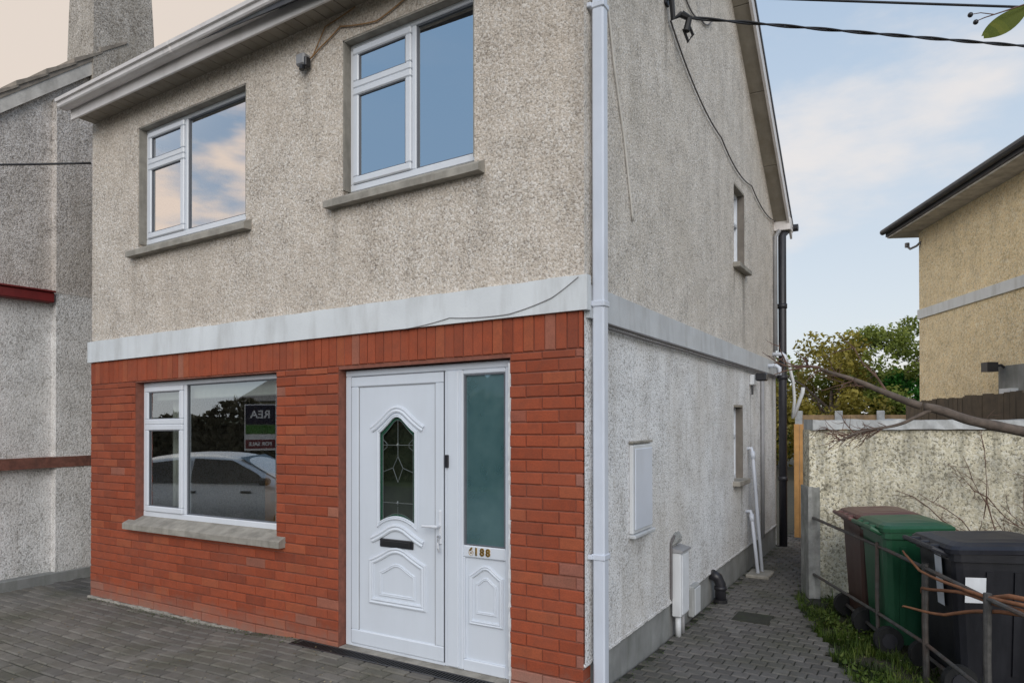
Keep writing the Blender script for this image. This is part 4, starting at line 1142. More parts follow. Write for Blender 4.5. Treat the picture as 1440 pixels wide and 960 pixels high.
# ================================================================== BINS
def wheelie_bin(body, lid, label, loc, rz, w=.53, d=.50, h=.925, stickers=()):
    t = thing('wheelie_bin', label, 'wheelie bin', loc, rz, 'wheelie bins')
    hw, hd = w / 2, d / 2
    m = MB()
    # levels: z, half width, front y, back y
    L = [(.06, hw * .80, hd * .62, -hd * .72), (.12, hw * .82, hd * .66, -hd * .76), (.50, hw * .90, hd * .82, -hd * .84), (h - .12, hw * .965, hd * .97, -hd * .90), (h - .075, hw * .97, hd * .975, -hd * .905),
         (h - .07, hw * 1.03, hd * 1.04, -hd * .96), (h - .02, hw * 1.03, hd * 1.04, -hd * .96)]
    rings = []
    for z, a, f, b in L:
        c = .05
        pts = [(-a + c, f), (a - c, f), (a - c * .3, f - c * .3), (a, f - c), (a, b + c), (a - c * .3, b + c * .3), (a - c, b), (-a + c, b), (-a + c * .3, b + c * .3), (-a, b + c), (-a, f - c), (-a + c * .3, f - c * .3)]
        rings.append([m.bm.verts.new((x, y, z)) for x, y in pts])
    for A, B in zip(rings, rings[1:]):
        for k in range(12): m.face([A[k], A[(k + 1) % 12], B[(k + 1) % 12], B[k]])
    m.face(rings[0][::-1]); m.face(rings[-1])
    bo = m.build('body', M[body], t, local=True)
    for sx_ in (-1, 1):                            # ribs on the sides
        for yy in (-.10, .06):
            m = MB()
            v0 = [(sx_ * (hw * .83), yy - .02, .14), (sx_ * (hw * .83), yy + .02, .14), (sx_ * (hw * .965), yy + .02, h - .13), (sx_ * (hw * .965), yy - .02, h - .13)]
            v1 = [(x + sx_ * .012, y, z) for x, y, z in v0]
            vs = [m.bm.verts.new(p) for p in v0 + v1]
            for f in ((0, 1, 2, 3), (4, 5, 6, 7), (0, 1, 5, 4), (1, 2, 6, 5), (2, 3, 7, 6), (3, 0, 4, 7)): m.face([vs[k] for k in f])
            m.build('rib', M[body], bo, local=True)
    m = MB()                                       # domed lid overhanging the front, skirt and raised centre
    LL = [(h - .022, 1.06, 1.09, -1.03), (h + .006, 1.07, 1.10, -1.04), (h + .026, 1.0, 1.0, -.98), (h + .042, .80, .80, -.80), (h + .046, .5, .5, -.5)]
    rings = []
    for z, a, f, b in LL:
        a, f, b = a * hw, f * hd, b * hd; c = .06
        pts = [(-a + c, f), (a - c, f), (a - c * .3, f - c * .3), (a, f - c), (a, b + c), (a - c * .3, b + c * .3), (a - c, b), (-a + c, b), (-a + c * .3, b + c * .3), (-a, b + c), (-a, f - c), (-a + c * .3, f - c * .3)]
        rings.append([m.bm.verts.new((x, y, z + .012 * (1 if y > 0 else 0))) for x, y in pts])
    for A, B in zip(rings, rings[1:]):
        for k in range(12): m.face([A[k], A[(k + 1) % 12], B[(k + 1) % 12], B[k]])
    m.face(rings[0][::-1]); m.face(rings[-1])
    lo = m.build('lid', M[lid], t, local=True)
    m = MB()
    m.tube([(-hw * .8, -hd * .95, h - .04), (-hw * .8, -hd * 1.20, h - .005), (hw * .8, -hd * 1.20, h - .005), (hw * .8, -hd * .95, h - .04)], .017, 8)
    for x in (-.5, 0, .5): m.box(x * hw - .025, x * hw + .025, -hd * 1.20, -hd * .95, h - .03, h + .015, .008)
    m.build('handle', M[lid], t, local=True)
    for sx_ in (-1, 1):
        m = MB(); m.tube([(sx_ * (hw * .80), -hd * .80, .10), (sx_ * (hw * .80 + .052), -hd * .80, .10)], .10, 20)
        wl_ = m.build('wheel', M['tyre'], t, local=True)
        m = MB(); m.tube([(sx_ * (hw * .80 + .045), -hd * .80, .10), (sx_ * (hw * .80 + .06), -hd * .80, .10)], .055, 14); m.build('hub', M['blackpipe'], wl_, local=True)
    m = MB(); m.tube([(-hw * .8, -hd * .80, .10), (hw * .8, -hd * .80, .10)], .014, 8); m.build('axle', M['metal_bar'], t, local=True)
    for (face, u, z0, z1, uw, mat) in stickers:
        m = MB(); e = .016
        def fx(z): return hw * (.82 + (.965 - .82) * (z - .12) / (h - .24)) + e
        if face == 'side':
            m.poly([(fx(z0), u, z0), (fx(z0), u + uw, z0), (fx(z1), u + uw, z1), (fx(z1), u, z1)])
        else:
            def by(z): return -hd * (.76 + (.90 - .76) * (z - .12) / (h - .24)) - e
            m.poly([(u, by(z0), z0), (u + uw, by(z0), z0), (u + uw, by(z1), z1), (u, by(z1), z1)])
        m.build('sticker', M[mat], t, local=True, normals=False)
    return t
BR = math.atan2(-.93, .37)
# local -y is the handle/wheel side, local +x is the side turned to the camera
wheelie_bin('bin_brown', 'bin_lid_brown', 'brown wheelie bin with a reddish lid, farthest along the garden wall', (1.40, 2.93, -.03), R(-68))
wheelie_bin('bin_green', 'bin_green', 'green wheelie bin standing between the brown and the black bins', (1.59, 2.43, -.03), R(-68))
wheelie_bin('bin_black', 'lid_black', 'black wheelie bin with white paper labels, nearest the camera', (2.07, 1.78, -.03), R(-68), .57, .67, .925,
            (('side', -.245, .60, .76, .12, 'sticker'), ('back', .035, .54, .90, .10, 'sticker')))

# railing
rl = thing('railing', 'low rusty bar railing between the side path and the wheelie bins', 'railing', (1.5, 2, 0))
RPTS = [(.78, 3.54, .76), (1.42, 2.24, .745), (1.735, 1.64, .725), (2.04, 1.02, .70), (2.55, -.05, .68)]
m = MB(); m.tube([(x + .006 * math.sin(i * 2), y, z) for i, (x, y, z) in enumerate(RPTS)], .014, 8); m.build('top_rail', M['metal_bar'], rl)
m = MB(); m.tube([(.78, 3.54, .22), (1.42, 2.24, .235), (1.735, 1.64, .22), (2.04, 1.02, .16), (2.55, -.05, .15)], .013, 8); m.build('lower_rail', M['metal_bar'], rl)
for i, (x, y, z) in enumerate(RPTS):
    m = MB(); m.tube([(x + .004, y, -.05), (x - .004, y, z * .5), (x, y, z + .03)], [.021, .020, .022] if i > 1 else [.015, .015, .015], 8); m.build('post', M['metal_bar'], rl)

# bare climbing stems tangled over the railing
def stem_thing(name, label, paths, cat='plant stem'):
    base = Vector(paths[0][0][0])
    t = thing(name, label, cat, tuple(base))
    for P, r0, r1 in paths:
        n = 10; Q = []
        for a, b in zip(P, P[1:]):
            for i in range(n):
                f = i / n; p = Vector(a).lerp(Vector(b), f)
                p += Vector([mnoise.noise(p * 3.1 + Vector((k * 7, 0, 0))) for k in range(3)]) * .02
                Q.append(p)
        Q.append(Vector(P[-1]))
        m = MB(); m.tube(Q, [r0 + (r1 - r0) * i / (len(Q) - 1) for i in range(len(Q))], 6); m.build('stem', M['stem'], t, smooth=True)
    return t
M['stem'] = plain('orange_stem', (.27, .115, .055), .75, .3, 14, .4)
stem_thing('climbing_plant', 'orange brown bare stems wound around the near end of the railing',
           [([(3.1, .2, -.05), (2.75, .5, .55), (2.25, .75, .74), (1.95, 1.15, .70), (1.70, 1.60, .72), (1.60, 1.80, .80)], .017, .007),
            ([(3.12, .25, -.05), (2.95, .35, .4), (2.6, .55, .72), (2.2, .85, .69), (1.9, 1.25, .67), (1.72, 1.62, .60), (1.72, 1.75, .53)], .02, .008),
            ([(2.4, .68, .70), (2.1, 1.0, .64), (1.85, 1.35, .50), (1.68, 1.55, .46), (1.60, 1.62, .45)], .014, .006),
            ([(3.08, .22, -.05), (2.9, .3, .5), (2.5, .6, .77), (2.15, .9, .76), (2.05, 1.1, .69)], .024, .012)])

# bare pruned tree reaching over the wall
bt = thing('bare_tree', 'bare brown tree limb reaching leftwards over the garden wall', 'tree', (4.1, 2.75, 0))
rt = random.Random(17)
def limb(path, r0, r1, name='limb', jag=.018, mat='bark', sides=8, parent=bt, n=8):
    Q = []
    for a, b in zip(path, path[1:]):
        for i in range(n):
            p = Vector(a).lerp(Vector(b), i / n)
            p += Vector([mnoise.noise(p * 2.7 + Vector((k * 5.3, 1, 0))) for k in range(3)]) * jag * 2
            Q.append(p)
    Q.append(Vector(path[-1])); L = len(Q) - 1
    rs = [(r0 + (r1 - r0) * (i / L) ** .85) * (1 + .10 * mnoise.noise(Q[i] * 9)) for i in range(len(Q))]
    m = MB(); m.tube(Q, rs, sides); return m.build(name, M[mat], parent, smooth=True), Q
limb([(4.1, 2.75, -.05), (4.0, 2.73, .8), (3.75, 2.72, 1.25), (3.2, 2.70, 1.48)], .10, .05, 'trunk')
_, Q = limb([(3.2, 2.70, 1.48), (2.37, 2.61, 1.62), (2.06, 2.54, 1.705), (1.73, 2.46, 1.805)], .046, .031)
_, Q1 = limb([(1.73, 2.46, 1.805), (1.40, 2.38, 1.945), (1.21, 2.30, 2.045), (1.02, 2.2, 2.12)], .030, .011)
_, Q2 = limb([(1.80, 2.47, 1.77), (1.62, 2.40, 1.70), (1.42, 2.32, 1.64), (1.17, 2.13, 1.55)], .017, .006)
twm = MB()
def twig(p, d, L, r, depth):
    P = [p]; q = p.copy(); dd = d.normalized()
    for i in range(4):
        dd = (dd + Vector((rt.gauss(0, .22), rt.gauss(0, .22), rt.gauss(0, .22)))).normalized(); q = q + dd * L / 4; P.append(q.copy())
    twm.tube(P, [r * (1 - .75 * i / 4) for i in range(5)], 5)
    if depth > 0:
        for k in range(rt.randint(1, 3)):
            a = P[rt.randint(1, 3)]; twig(a, dd + Vector((rt.gauss(0, .6), rt.gauss(0, .5), rt.gauss(0, .6))), L * rt.uniform(.4, .7), r * .6, depth - 1)
for p in Q1[8:]:
    if rt.random() < .6: twig(p, Vector((-1, -.3, rt.gauss(.25, .5))), rt.uniform(.14, .34), .006, 1)
for e in ((-1, -.2, .32), (-1, -.35, .1), (-1, -.3, -.12)): twig(Q1[-1], Vector(e), .35, .011, 2)
for p in Q2[12:]:
    for k in range(2): twig(p, Vector((-1, -.2, rt.gauss(-.1, .6))), rt.uniform(.10, .30), .005, 1)
twig(Q1[6], Vector((-.3, .0, 1)), .6, .010, 1)
twm.build('twig', M['twig'], bt)
# dry shrub growing against the wall behind the black bin
cs = thing('climbing_shrub', 'leafless tangled shrub of thin twigs against the right end of the garden wall', 'shrub', tuple(GP(2.3, -.1, 0)))
twm = MB()
for k in range(58):
    s = 2.9 - 1.45 * rt.random() ** 1.6; z = rt.uniform(.2, 1.0)
    p = GP(s, -.06 - rt.random() * .1, z)
    d = gd * rt.gauss(-.35, .5) + Vector((0, 0, 1)) - gn * .03
    P = [p]; q = p.copy(); L = rt.uniform(.5, 1.0)
    for i in range(6):
        d = (d + Vector((rt.gauss(0, .16), rt.gauss(0, .05), rt.gauss(0, .16)))).normalized(); q = q + d * L / 6; P.append(q.copy())
    twm.tube(P, [rt.uniform(.004, .010) * (1 - .7 * i / 6) for i in range(7)], 5)
    for i in (2, 3, 4, 5): twig(P[i], d + gd * rt.gauss(0, .9) + Vector((0, 0, rt.gauss(0, .5))), rt.uniform(.10, .32), .0032, 1)
twm.build('twig', M['twig'], cs)

# leaf sprig hanging in at the top right, on its own overhanging branch
ot = thing('overhanging_branch', 'single green leaf and berry twig hanging in at the top right corner', 'branch', (2.08, -1.87, 2.72))
m = MB(); m.tube([(4.3, -.9, -.1), (4.25, -.92, 1.4), (4.0, -1.0, 2.6), (3.5, -1.15, 3.25)], [.075, .06, .04, .022], 8); m.build('trunk', M['bark'], ot, smooth=True)
m = MB()
for k in range(60):
    f = rt.random(); p = Vector((3.5, -1.15, 3.25)).lerp(Vector((2.75, -1.5, 3.22)), f) + Vector((rt.gauss(0, .16), rt.gauss(0, .16), abs(rt.gauss(.15, .15))))
    u = Vector((rt.gauss(0, 1), rt.gauss(0, 1), rt.gauss(0, .6))).normalized() * .05; w_ = u.orthogonal().normalized() * .02; m.cur = (rt.random(), 0, 0, 1)
    m.poly([p - u, p + w_, p + u, p - w_])
m.build('foliage', M['leaf_one'], ot, normals=False)
m = MB(); m.tube([(3.5, -1.15, 3.25), (2.9, -1.4, 3.2), (2.35, -1.72, 2.88), (2.08, -1.87, 2.70), (1.93, -1.955, 2.625)], [.022, .015, .009, .005, .003], 6); m.tube([(2.08, -1.87, 2.70), (1.95, -1.95, 2.625), (1.852, -1.999, 2.592), (1.838, -2.003, 2.587)], [.003, .0018, .0012, .0009], 6); m.tube([(1.87, -1.99, 2.598), (1.845, -2.0, 2.604), (1.828, -2.009, 2.601)], [.0012, .001, .0008], 6); m.build('twig', M['twig'], ot)
m = MB()
tip = Vector((1.85, -2.0, 2.553)); base = Vector((1.935, -1.952, 2.622)); ax = (base - tip); sd = Vector((.30, .0, -.55)).normalized() * 1
sd = (sd - ax.normalized() * sd.dot(ax.normalized())).normalized()
nl = ax.cross(sd).normalized(); N = 10
L_, C_, R_ = [], [], []
for i in range(N + 1):
    f = i / N; wd = .021 * math.sin(math.pi * min(1, f * .92 + .03)) ** .75
    c = tip + ax * f + nl * .008 * math.sin(f * 3)
    L_.append(m.bm.verts.new(c + sd * wd + nl * .005)); C_.append(m.bm.verts.new(c)); R_.append(m.bm.verts.new(c - sd * wd + nl * .005))
for i in range(N):
    m.cur = (rt.uniform(.2, .8), 0, 0, 1); m.face([L_[i], L_[i + 1], C_[i + 1], C_[i]]); m.face([C_[i], C_[i + 1], R_[i + 1], R_[i]])
m.build('leaf', M['leaf_one'], ot, smooth=True, normals=False)
for p in ((1.836, -2.003, 2.585), (1.826, -2.01, 2.600)):
    m = MB(); bmesh.ops.create_icosphere(m.bm, subdivisions=2, radius=.0055, matrix=Matrix.Translation(p)); m.build('berry', M['leaf_dark_plain'] if 'leaf_dark_plain' in M else M['black'], ot, smooth=True)

# ================================================================== FAR SHRUBS AND TREES
def tree(name, label, x, y, h, rad, mat, seed, n=2600, squash=1.0, leaf=.10, low=.15, cat='tree', gaps=.25, group=None):
    r = random.Random(seed)
    t = thing(name, label, cat, (x, y, 0), 0, group)
    m = MB()
    m.tube([(x, y, 0), (x + .05, y, h * .3), (x + .1, y, h * .62)], [.12, .08, .04], 8)
    for k in range(9):
        a = r.uniform(0, 6.28); z0 = h * r.uniform(.12, .5)
        e = Vector((x + math.cos(a) * rad * .7, y + math.sin(a) * rad * .7 * squash, z0 + h * r.uniform(.2, .45)))
        m.tube([(x + .04, y, z0), Vector((x, y, z0)).lerp(e, .5) + Vector((0, 0, .12)), e], [.05, .03, .01], 6)
    m.build('trunk', M['bark'], t)
    m = MB()
    clumps = []
    for k in range(46):
        a = r.uniform(0, 6.28); q = r.random() ** .5; z = low + (1 - low) * r.random() ** 1.35
        prof = math.sqrt(max(0, 1 - ((z - .42) / .62) ** 2))
        clumps.append((Vector((x + math.cos(a) * q * rad * prof, y + math.sin(a) * q * rad * prof * squash, z * h * .95)), rad * r.uniform(.16, .34), r.uniform(0, 1)))
    for i in range(n):
        c, cr, tone = clumps[r.randrange(len(clumps))]
        d = Vector((r.gauss(0, 1), r.gauss(0, 1), r.gauss(0, 1))).normalized() * cr * r.random() ** .4
        p = c + d
        if p.z < .1: continue
        s = leaf * r.uniform(.6, 1.4)
        u = Vector((r.gauss(0, 1), r.gauss(0, 1), r.gauss(0, .7))).normalized(); w = u.orthogonal().normalized()
        ang = r.uniform(0, 6.28); w = (w * math.cos(ang) + u.cross(w) * math.sin(ang))
        m.cur = (min(1, max(0, .25 * tone + .25 + .25 * d.z / cr + r.gauss(0, .13))), 0, 0, 1)
        m.poly([p - u * s * .5, p + w * s * .28, p + u * s * .5, p - w * s * .28])
    m.build('crown', M[mat], t, normals=False)
    return t
tree('garden_tree', 'golden leaved shrub beyond the fence, left of the gap by the downpipe', -.75, 19.0, 4.0, 1.9, 'leaf_gold', 1, 14000, leaf=.13)
tree('garden_tree', 'tall thin crowned green tree in the middle of the far garden', .75, 19.6, 4.55, 1.75, 'leaf_olive', 2, 14000, leaf=.11)
tree('garden_tree', 'bright green low bush at the foot of the cream house', 1.45, 19.4, 3.2, 1.0, 'leaf_bright', 3, 8000, leaf=.11)
tree('garden_tree', 'dark green dense bush low between the far trees', .2, 23.0, 3.2, 2.2, 'leaf_olive', 4, 14000, leaf=.15)
tree('garden_tree', 'dark reddish sparse shrub against the corner of the cream house', 1.95, 20.5, 4.2, .55, 'leaf_dark', 5, 800, leaf=.13)
tree('garden_tree', 'olive shrub half hidden behind the rear downpipe', -2.8, 22.0, 3.9, 1.6, 'leaf_olive', 6, 6000, leaf=.15)

# ================================================================== GRASS AND LITTER
m = MB(); rg = random.Random(9)
def blade(x, y, h, lean, w):
    a = rg.uniform(0, 6.28); dx, dy = math.cos(a) * lean, math.sin(a) * lean; b = a + 1.57
    wx, wy = math.cos(b) * w, math.sin(b) * w
    m.cur = (min(1, max(0, .45 + 1.1 * mnoise.noise(Vector((x * 4, y * 4, 3))) + rg.gauss(0, .2))), 0, 0, 1); z = -.045
    v = [m.bm.verts.new(p) for p in ((x - wx, y - wy, z), (x + wx, y + wy, z), (x + dx * .4 + wx * .7, y + dy * .4 + wy * .7, z + h * .6), (x + dx * .4 - wx * .7, y + dy * .4 - wy * .7, z + h * .6), (x + dx, y + dy, z + h))]
    m.face([v[0], v[1], v[2], v[3]]); m.face([v[3], v[2], v[4]])
cnt = 0
while cnt < 15000:
    y = rg.uniform(-.9, 3.6); x = edge_x(y) + abs(rg.gauss(0, .30)) - .03
    if mnoise.noise(Vector((x * 3.2, y * 3.2, 0))) < -.12 + rg.gauss(0, .12): continue
    blade(x, y, rg.uniform(.02, .08) * (1.9 if rg.random() < .05 else 1) * (1 + .9 * mnoise.noise(Vector((x * 5, y * 5, 8)))), rg.uniform(.01, .07), rg.uniform(.002, .0045)); cnt += 1
for k in range(2600):                              # broad weed leaves
    y = rg.uniform(-.9, 3.5); x = edge_x(y) + abs(rg.gauss(.05, .28)); 
    if mnoise.noise(Vector((x * 2.3 + 9, y * 2.3, 0))) < .02: continue
    a = rg.uniform(0, 6.28); s = rg.uniform(.012, .04); z = -.03 + rg.random() * .06; t_ = rg.uniform(-.02, .03)
    u = Vector((math.cos(a), math.sin(a), .25)) * s; w_ = Vector((-math.sin(a), math.cos(a), .1)) * s * .5
    p = Vector((x, y, z)); m.cur = (rg.uniform(.4, 1), 0, 0, 1)
    m.poly([p, p + u * .5 + w_, p + u + Vector((0, 0, t_)), p + u * .5 - w_])
tag(m.build('grass', M['grass'], normals=False), kind='stuff')
m = MB()                                           # moss and small weeds in the joints
for k in range(1500):
    if k < 900: x, y = rg.uniform(-5.2, -2.3), -.03 - abs(rg.gauss(0, .05))
    else: x, y = rg.uniform(.02, .09), rg.uniform(.2, 6)
    s = rg.uniform(.004, .012); a = rg.uniform(0, 6.28); p = Vector((x, y, zg(x, y) + rg.uniform(-.004, .008)))
    m.cur = (rg.random() * .6, 0, 0, 1)
    u = Vector((math.cos(a), math.sin(a), .4)) * s; w_ = Vector((-math.sin(a), math.cos(a), .2)) * s * .6
    m.poly([p, p + u * .5 + w_, p + u, p + u * .5 - w_])
tag(m.build('moss', M['grass'], normals=False), kind='stuff')
m = MB()
for k in range(520):
    if k < 330: x, y = rg.uniform(-4.8, -1.0), -abs(rg.gauss(.75, .5)) - .1
    else:
        y = rg.uniform(-.5, 3.4); x = edge_x(y) + abs(rg.gauss(.1, .3))
    if k < 330 and x > edge_x(y): continue
    a = rg.uniform(0, 6.28); s = rg.uniform(.006, .018); p = Vector((x, y, zg(x, y) + .006)); m.cur = (rg.random(), 0, 0, 1)
    u = Vector((math.cos(a), math.sin(a), rg.uniform(0, .3))) * s; w_ = Vector((-math.sin(a), math.cos(a), rg.uniform(0, .3))) * s * .5
    m.poly([p, p + u * .5 + w_, p + u, p + u * .5 - w_])
tag(m.build('leaf_litter', M['litter'], normals=False), kind='stuff')

# ================================================================== STREET SIDE (seen only in the window reflections)
car = thing('parked_car', 'silver hatchback parked at the kerb, reflected in the ground floor window', 'car', (-9.2, -4.6, -.385), R(-28))
ST = [(-2.05, .40, .62, .70, .70, .66), (-1.98, .28, .86, .95, .80, .62), (-1.75, .24, .90, 1.25, .84, .58), (-1.35, .22, .92, 1.42, .85, .58), (-.5, .20, .93, 1.47, .86, .60), (.2, .20, .92, 1.44, .86, .60),
      (.75, .20, .90, 1.22, .86, .60), (1.15, .21, .90, .96, .85, .70), (1.6, .24, .84, .90, .83, .70), (1.95, .30, .70, .76, .78, .66), (2.08, .38, .55, .60, .66, .58)]
m = MB(); rings = []
for x, zs, zb_, zr_, w, wr_ in ST:
    half = [(w * .86, zs), (w, zs + .12), (w * 1.0, (zs + zb_) / 2 + .05), (w * .97, zb_), (wr_ * 1.04, zr_ - .05), (wr_ * .85, zr_), (0, zr_ + .015)]
    pts = half + [(-a, b) for a, b in half[-2::-1]]
    rings.append([m.bm.verts.new((x, y, z)) for y, z in pts])
for A, B in zip(rings, rings[1:]):
    for k in range(len(A) - 1): m.face([A[k], A[k + 1], B[k + 1], B[k]])
    m.face([A[-1], A[0], B[0], B[-1]])
m.face(rings[0]); m.face(rings[-1][::-1])
body = m.build('body', M['carpaint'], car, local=True, smooth=True)
sub = body.modifiers.new('round', 'SUBSURF'); sub.levels = 2; sub.render_levels = 2
for sg in (-1, 1):
    for P in ([(-1.55, 1.0), (-1.30, 1.30), (-.52, 1.385), (-.52, .98)], [(-.46, .98), (-.46, 1.387), (.22, 1.355), (.70, 1.13), (.92, .97)]):
        m = MB(); m.poly([(x, sg * (.845 - (z - .97) * .47 + .012), z) for x, z in P]); m.build('side_window', M['carglass'], car, local=True, normals=False)
    for x in (-1.28, 1.32):
        m = MB(); m.tube([(x, sg * .66, .31), (x, sg * .86, .31)], .31, 24); w_ = m.build('wheel', M['tyre'], car, local=True)
        m = MB(); m.tube([(x, sg * .84, .31), (x, sg * .872, .31)], .20, 16); m.build('rim', M['steel'], w_, local=True)
    m = MB(); m.box(.80, .98, sg * .86, sg * 1.02, .95, 1.07, .03); m.build('mirror', M['black'], car, local=True)
    m = MB(); m.box(1.80, 2.02, sg * .50, sg * .74, .58, .72, .03); m.build('headlight', M['lamp'], car, local=True)
    for x in (-.35, .62):
        m = MB(); m.box(x - .18, x, sg * .855, sg * .885, .80, .84, .008); m.build('door_handle', M['black'], car, local=True)
m = MB(); m.poly([(.30, -.56, 1.40), (.30, .56, 1.40), (1.08, .68, .985), (1.08, -.68, .985)]); m.build('windscreen', M['carglass'], car, local=True, normals=False)

sbd = thing('sale_board', 'estate agent sale board on a white post, mirrored in the ground floor window', 'sign', (-6.46, -2.84, -.05), math.atan2(2.84, 2.86) - math.pi / 2)
bw, bh = .43, .66; bz = 1.30
m = MB(); m.box(bw / 2 - .01, bw / 2 + .05, -.03, .03, -.3, 2.25, .006); m.build('post', M['signwhite'], sbd, local=True)
m = MB(); m.box(-bw / 2, bw / 2, -.006, .006, bz, bz + bh); bd = m.build('board', M['signwhite'], sbd, local=True)
m = MB(); m.box(-bw / 2 + .015, bw / 2 - .015, .007, .010, bz + .37, bz + .645); m.build('name_panel', M['navy'], bd, local=True)
m = MB(); m.box(-bw / 2 + .015, bw / 2 - .015, .007, .010, bz + .235, bz + .366); m.build('picture_panel', M['signgreen'], bd, local=True)
m = MB(); m.box(-bw / 2 + .015, bw / 2 - .015, .007, .010, bz + .03, bz + .155); m.build('banner_panel', M['signred'], bd, local=True)
BACK = Matrix.Rotation(math.pi, 4, 'Z') @ FRONT
def board_text(s, size, z, name): 
    o = text_mesh(name, s, size, M['signwhite'], sbd, Matrix.Translation((0, .013, z)) @ BACK, .001, local=True, bold=.003); o.parent = bd
board_text('REA', .155, bz + .51, 'lettering'); board_text('FOR SALE', .072, bz + .092, 'lettering')

def opposite(x, w, label):
    t = thing('terraced_house', label, 'house', (x, -31, -.38), 0, 'houses across the road')
    m = MB(); m.box(-w / 2, w / 2, -6, 0, 0, 3.2); m.build('wall', M['housewall'], t, local=True)
    m = MB()
    q = [(-w / 2 - .3, .4, 3.2), (w / 2 + .3, .4, 3.2), (w / 2 + .3, -6.4, 3.2), (-w / 2 - .3, -6.4, 3.2), (-w / 2 - .3, -3, 5.0), (w / 2 + .3, -3, 5.0)]
    vs = [m.bm.verts.new(p) for p in q]
    for f in ((0, 1, 5, 4), (2, 3, 4, 5), (0, 4, 3), (1, 2, 5), (3, 2, 1, 0)): m.face([vs[k] for k in f])
    m.build('roof', M['slate'], t, local=True)
    for wx in (-w / 4, w / 4):
        for z in (.9,):
            m = MB(); m.box(wx - .75, wx + .75, .001, .05, z, z + 1.25); f = m.build('window', M['upvc'], t, local=True)
            m = MB(); m.box(wx - .68, wx - .04, .051, .058, z + .07, z + 1.18); m.box(wx + .04, wx + .68, .051, .058, z + .07, z + 1.18); m.build('pane', M['carglass'], f, local=True)
    m = MB(); m.box(-.5, .5, .001, .06, 0, 2.1); m.build('door', M['redpaint'], t, local=True)
    return t
for x, w, lab in ((-38, 9, 'opposite terraced house, left one of those reflected in the windows'), (-27.5, 8.5, 'opposite terraced house, middle one of those reflected in the windows'), (-17, 9, 'opposite terraced house, right one of those reflected in the windows'), (-5.5, 9, 'opposite terraced house, far right across the road')):
    opposite(x, w, lab)
m = MB(); m.box(-35, 10, -15.2, -15.0, -.38, .55); tag(m.build('front_wall', M['housewall']), 'low rendered front garden wall across the road', 'wall')
for x, y, s in ((-33, -28.5, 31), (-22.5, -28.0, 32), (-12, -28, 33)):
    tree('hedge_tree', 'dark tree in front of an opposite house, number of metres apart' if False else ['dark bushy tree across the road, leftmost of three', 'dark bushy tree across the road, middle of three', 'dark bushy tree across the road, rightmost of three'][s - 31], x, y, 3.2, 1.5, 'leaf_green', s, 1800, leaf=.22)

hg = thing('hedge', 'long brownish untrimmed hedge across the road', 'hedge', (-16, -14.2, -.38))
m = MB(); rh_ = random.Random(77)
for i in range(16000):
    x = rh_.uniform(-34, -4); z = rh_.uniform(-.3, 2.0 + .35 * math.sin(x * .55) + .2 * math.sin(x * 1.7)); y = -13.7 - rh_.random() * .5
    s_ = rh_.uniform(.10, .22); u = Vector((rh_.gauss(0, 1), rh_.gauss(0, .4), rh_.gauss(0, 1))).normalized(); w_ = u.orthogonal().normalized()
    p = Vector((x, y, z)); m.cur = (rh_.random() * .7, 0, 0, 1); m.poly([p - u * s_, p + w_ * s_ * .6, p + u * s_, p - w_ * s_ * .6])
m.build('foliage', M['leaf_hedge'], hg, normals=False)
m = MB(); m.box(-34, -4, -14.5, -14.0, -.38, 1.4); m.build('core', M['soil'], hg)
# ================================================================== SKY, SUN, CAMERA
SUN_AZ = Vector((.46, -.78, 0)); SUN_EL = R(27)
wd = bpy.data.worlds.new('World'); S.world = wd; wd.use_nodes = True
nt = wd.node_tree; nt.nodes.clear()
def wn(ty, **kw):
    x = nt.nodes.new(ty)
    for k, v in kw.items(): setattr(x, k, v)
    return x
def wval(i, v):
    if isinstance(v, bpy.types.NodeSocket): nt.links.new(v, i)
    else: i.default_value = v
def wmath(op, a, b=0.0, clamp=False):
    x = wn('ShaderNodeMath', operation=op, use_clamp=clamp); wval(x.inputs[0], a); wval(x.inputs[1], b); return x.outputs[0]
def wmix(f, a, b):
    x = wn('ShaderNodeMix', data_type='RGBA'); wval(x.inputs[0], f)
    for i, v in ((6, a), (7, b)): wval(x.inputs[i], (*v, 1) if isinstance(v, (tuple, list)) else v)
    return x.outputs[2]
def wramp(f, st, mode='LINEAR'):
    x = wn('ShaderNodeValToRGB'); x.color_ramp.interpolation = mode; e = x.color_ramp.elements
    while len(e) < len(st): e.new(.5)
    for el, (p, c) in zip(e, st): el.position = p; el.color = (c, c, c, 1) if not isinstance(c, (tuple, list)) else (*c, 1)
    nt.links.new(f, x.inputs[0]); return x.outputs[0]
sky = wn('ShaderNodeTexSky', sky_type='NISHITA'); sky.sun_disc = False
sky.sun_elevation = SUN_EL; sky.sun_rotation = math.atan2(SUN_AZ.x, SUN_AZ.y)
tc = wn('ShaderNodeTexCoord'); D_ = tc.outputs['Generated']
sep = wn('ShaderNodeSeparateXYZ'); nt.links.new(D_, sep.inputs[0])
def toward(v, lo, hi):
    v = Vector(v).normalized()
    x = wn('ShaderNodeVectorMath', operation='DOT_PRODUCT'); nt.links.new(D_, x.inputs[0]); x.inputs[1].default_value = v
    return wramp(x.outputs['Value'], [(lo, 0.0), (hi, 1.0)], 'EASE')
SKYK = .10
sc_ = wn('ShaderNodeVectorMath', operation='SCALE'); nt.links.new(sky.outputs[0], sc_.inputs[0]); sc_.inputs['Scale'].default_value = SKYK
base = wmix(.80, sc_.outputs[0], wramp(sep.outputs[2], [(0.0, (.84, .86, .88)), (.14, (.76, .82, .88)), (.38, (.60, .72, .86)), (.7, (.34, .50, .74))]))
# deeper blue high up behind the camera (what the upper windows mirror)
base = wmix(wmath('MULTIPLY', toward((-.50, -.76, .40), .82, .99), .75), base, (.19, .35, .56))
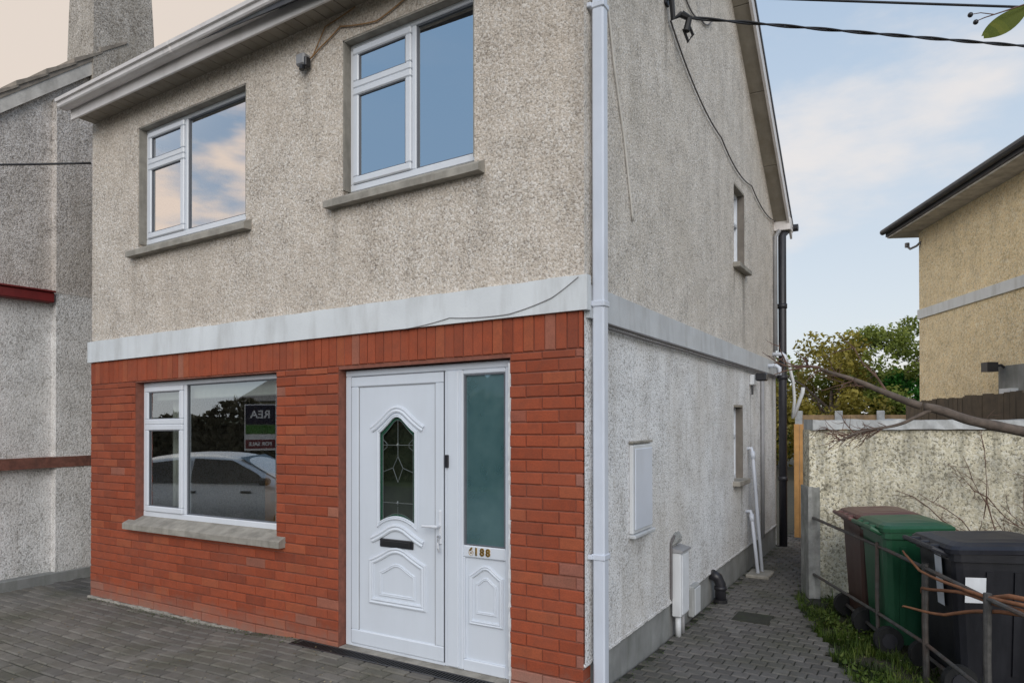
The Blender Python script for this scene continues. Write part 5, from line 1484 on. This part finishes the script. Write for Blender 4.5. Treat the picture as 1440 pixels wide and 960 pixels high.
# clouds: stretched noise, warm where the low light catches them
mp = wn('ShaderNodeMapping'); nt.links.new(D_, mp.inputs[0]); mp.inputs['Scale'].default_value = (1.0, 1.0, 2.6); mp.inputs['Rotation'].default_value = (0, .15, .6)
nz = wn('ShaderNodeTexNoise'); nz.inputs['Scale'].default_value = 2.6; nz.inputs['Detail'].default_value = 7; nz.inputs['Roughness'].default_value = .55; nt.links.new(mp.outputs[0], nz.inputs['Vector'])
nz2 = wn('ShaderNodeTexNoise'); nz2.inputs['Scale'].default_value = 1.1; nz2.inputs['Detail'].default_value = 3; nt.links.new(mp.outputs[0], nz2.inputs['Vector'])
nz3 = wn('ShaderNodeTexNoise'); nz3.inputs['Scale'].default_value = 7.0; nz3.inputs['Detail'].default_value = 5; nt.links.new(mp.outputs[0], nz3.inputs['Vector'])
cl = wramp(nz.outputs['Fac'], [(.46, 0.0), (.68, .8)], 'EASE')
cl = wmath('MULTIPLY', cl, wmath('SUBTRACT', 1.0, wmath('MULTIPLY', toward((-.50, -.76, .40), .84, .97), .93)))
warm = wmix(nz2.outputs['Fac'], (.84, .82, .82), (.92, .82, .74))
col = wmix(cl, base, warm)
# peach bank of cloud to the left
col = wmix(wmath('MULTIPLY', toward((-.86, .42, .34), .72, .97), .92), col, wmix(nz.outputs['Fac'], (.86, .72, .60), (.74, .66, .60)))
pk = wmath('MULTIPLY', toward((-.83, -.52, .30), .978, .995), wramp(nz3.outputs['Fac'], [(.34, .10), (.54, 1.0)], 'EASE'))
col = wmix(pk, col, (1.08, .88, .74))
# bright sky lobe added high on the left, out of view, to fill unlit walls
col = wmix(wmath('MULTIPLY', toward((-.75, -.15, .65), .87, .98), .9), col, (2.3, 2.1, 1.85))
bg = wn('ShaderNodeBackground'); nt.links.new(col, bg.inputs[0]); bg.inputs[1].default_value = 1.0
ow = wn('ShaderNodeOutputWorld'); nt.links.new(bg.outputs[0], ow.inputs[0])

sd_ = bpy.data.lights.new('sun', 'SUN'); sd_.energy = 1.8; sd_.angle = R(42); sd_.color = (1.0, .955, .90)
so_ = link(bpy.data.objects.new('sun', sd_))
dirv = Vector((SUN_AZ.x, SUN_AZ.y, math.tan(SUN_EL) * SUN_AZ.length)).normalized()
so_.rotation_euler = dirv.to_track_quat('Z', 'Y').to_euler(); so_.location = (8, -8, 12)

cd = bpy.data.cameras.new('camera'); cam = link(bpy.data.objects.new('camera', cd))
Rv = Vector((.86184576, .50716894, -.00124872)); Uv = Vector((.00493278, -.00592035, .99997031)); Fv = Vector((-.50714649, .86182633, .00760418))
mat = Matrix((Rv, Uv, -Fv)).transposed().to_4x4(); mat.translation = Vector((1.73800935, -3.8006027, 1.74290021))
cam.matrix_world = mat
cd.sensor_width = 36; cd.lens = 36 * 986.937 / 1440; cd.shift_x = 0.0; cd.shift_y = (576.635 - 480) / 1440
cd.clip_start = .05; cd.clip_end = 3000
S.camera = cam
S.view_settings.view_transform = 'Standard'; S.view_settings.look = 'None'; S.view_settings.exposure = 0; S.view_settings.gamma = 1
S.render.engine = 'CYCLES'; S.cycles.max_bounces = 8; S.cycles.transparent_max_bounces = 12
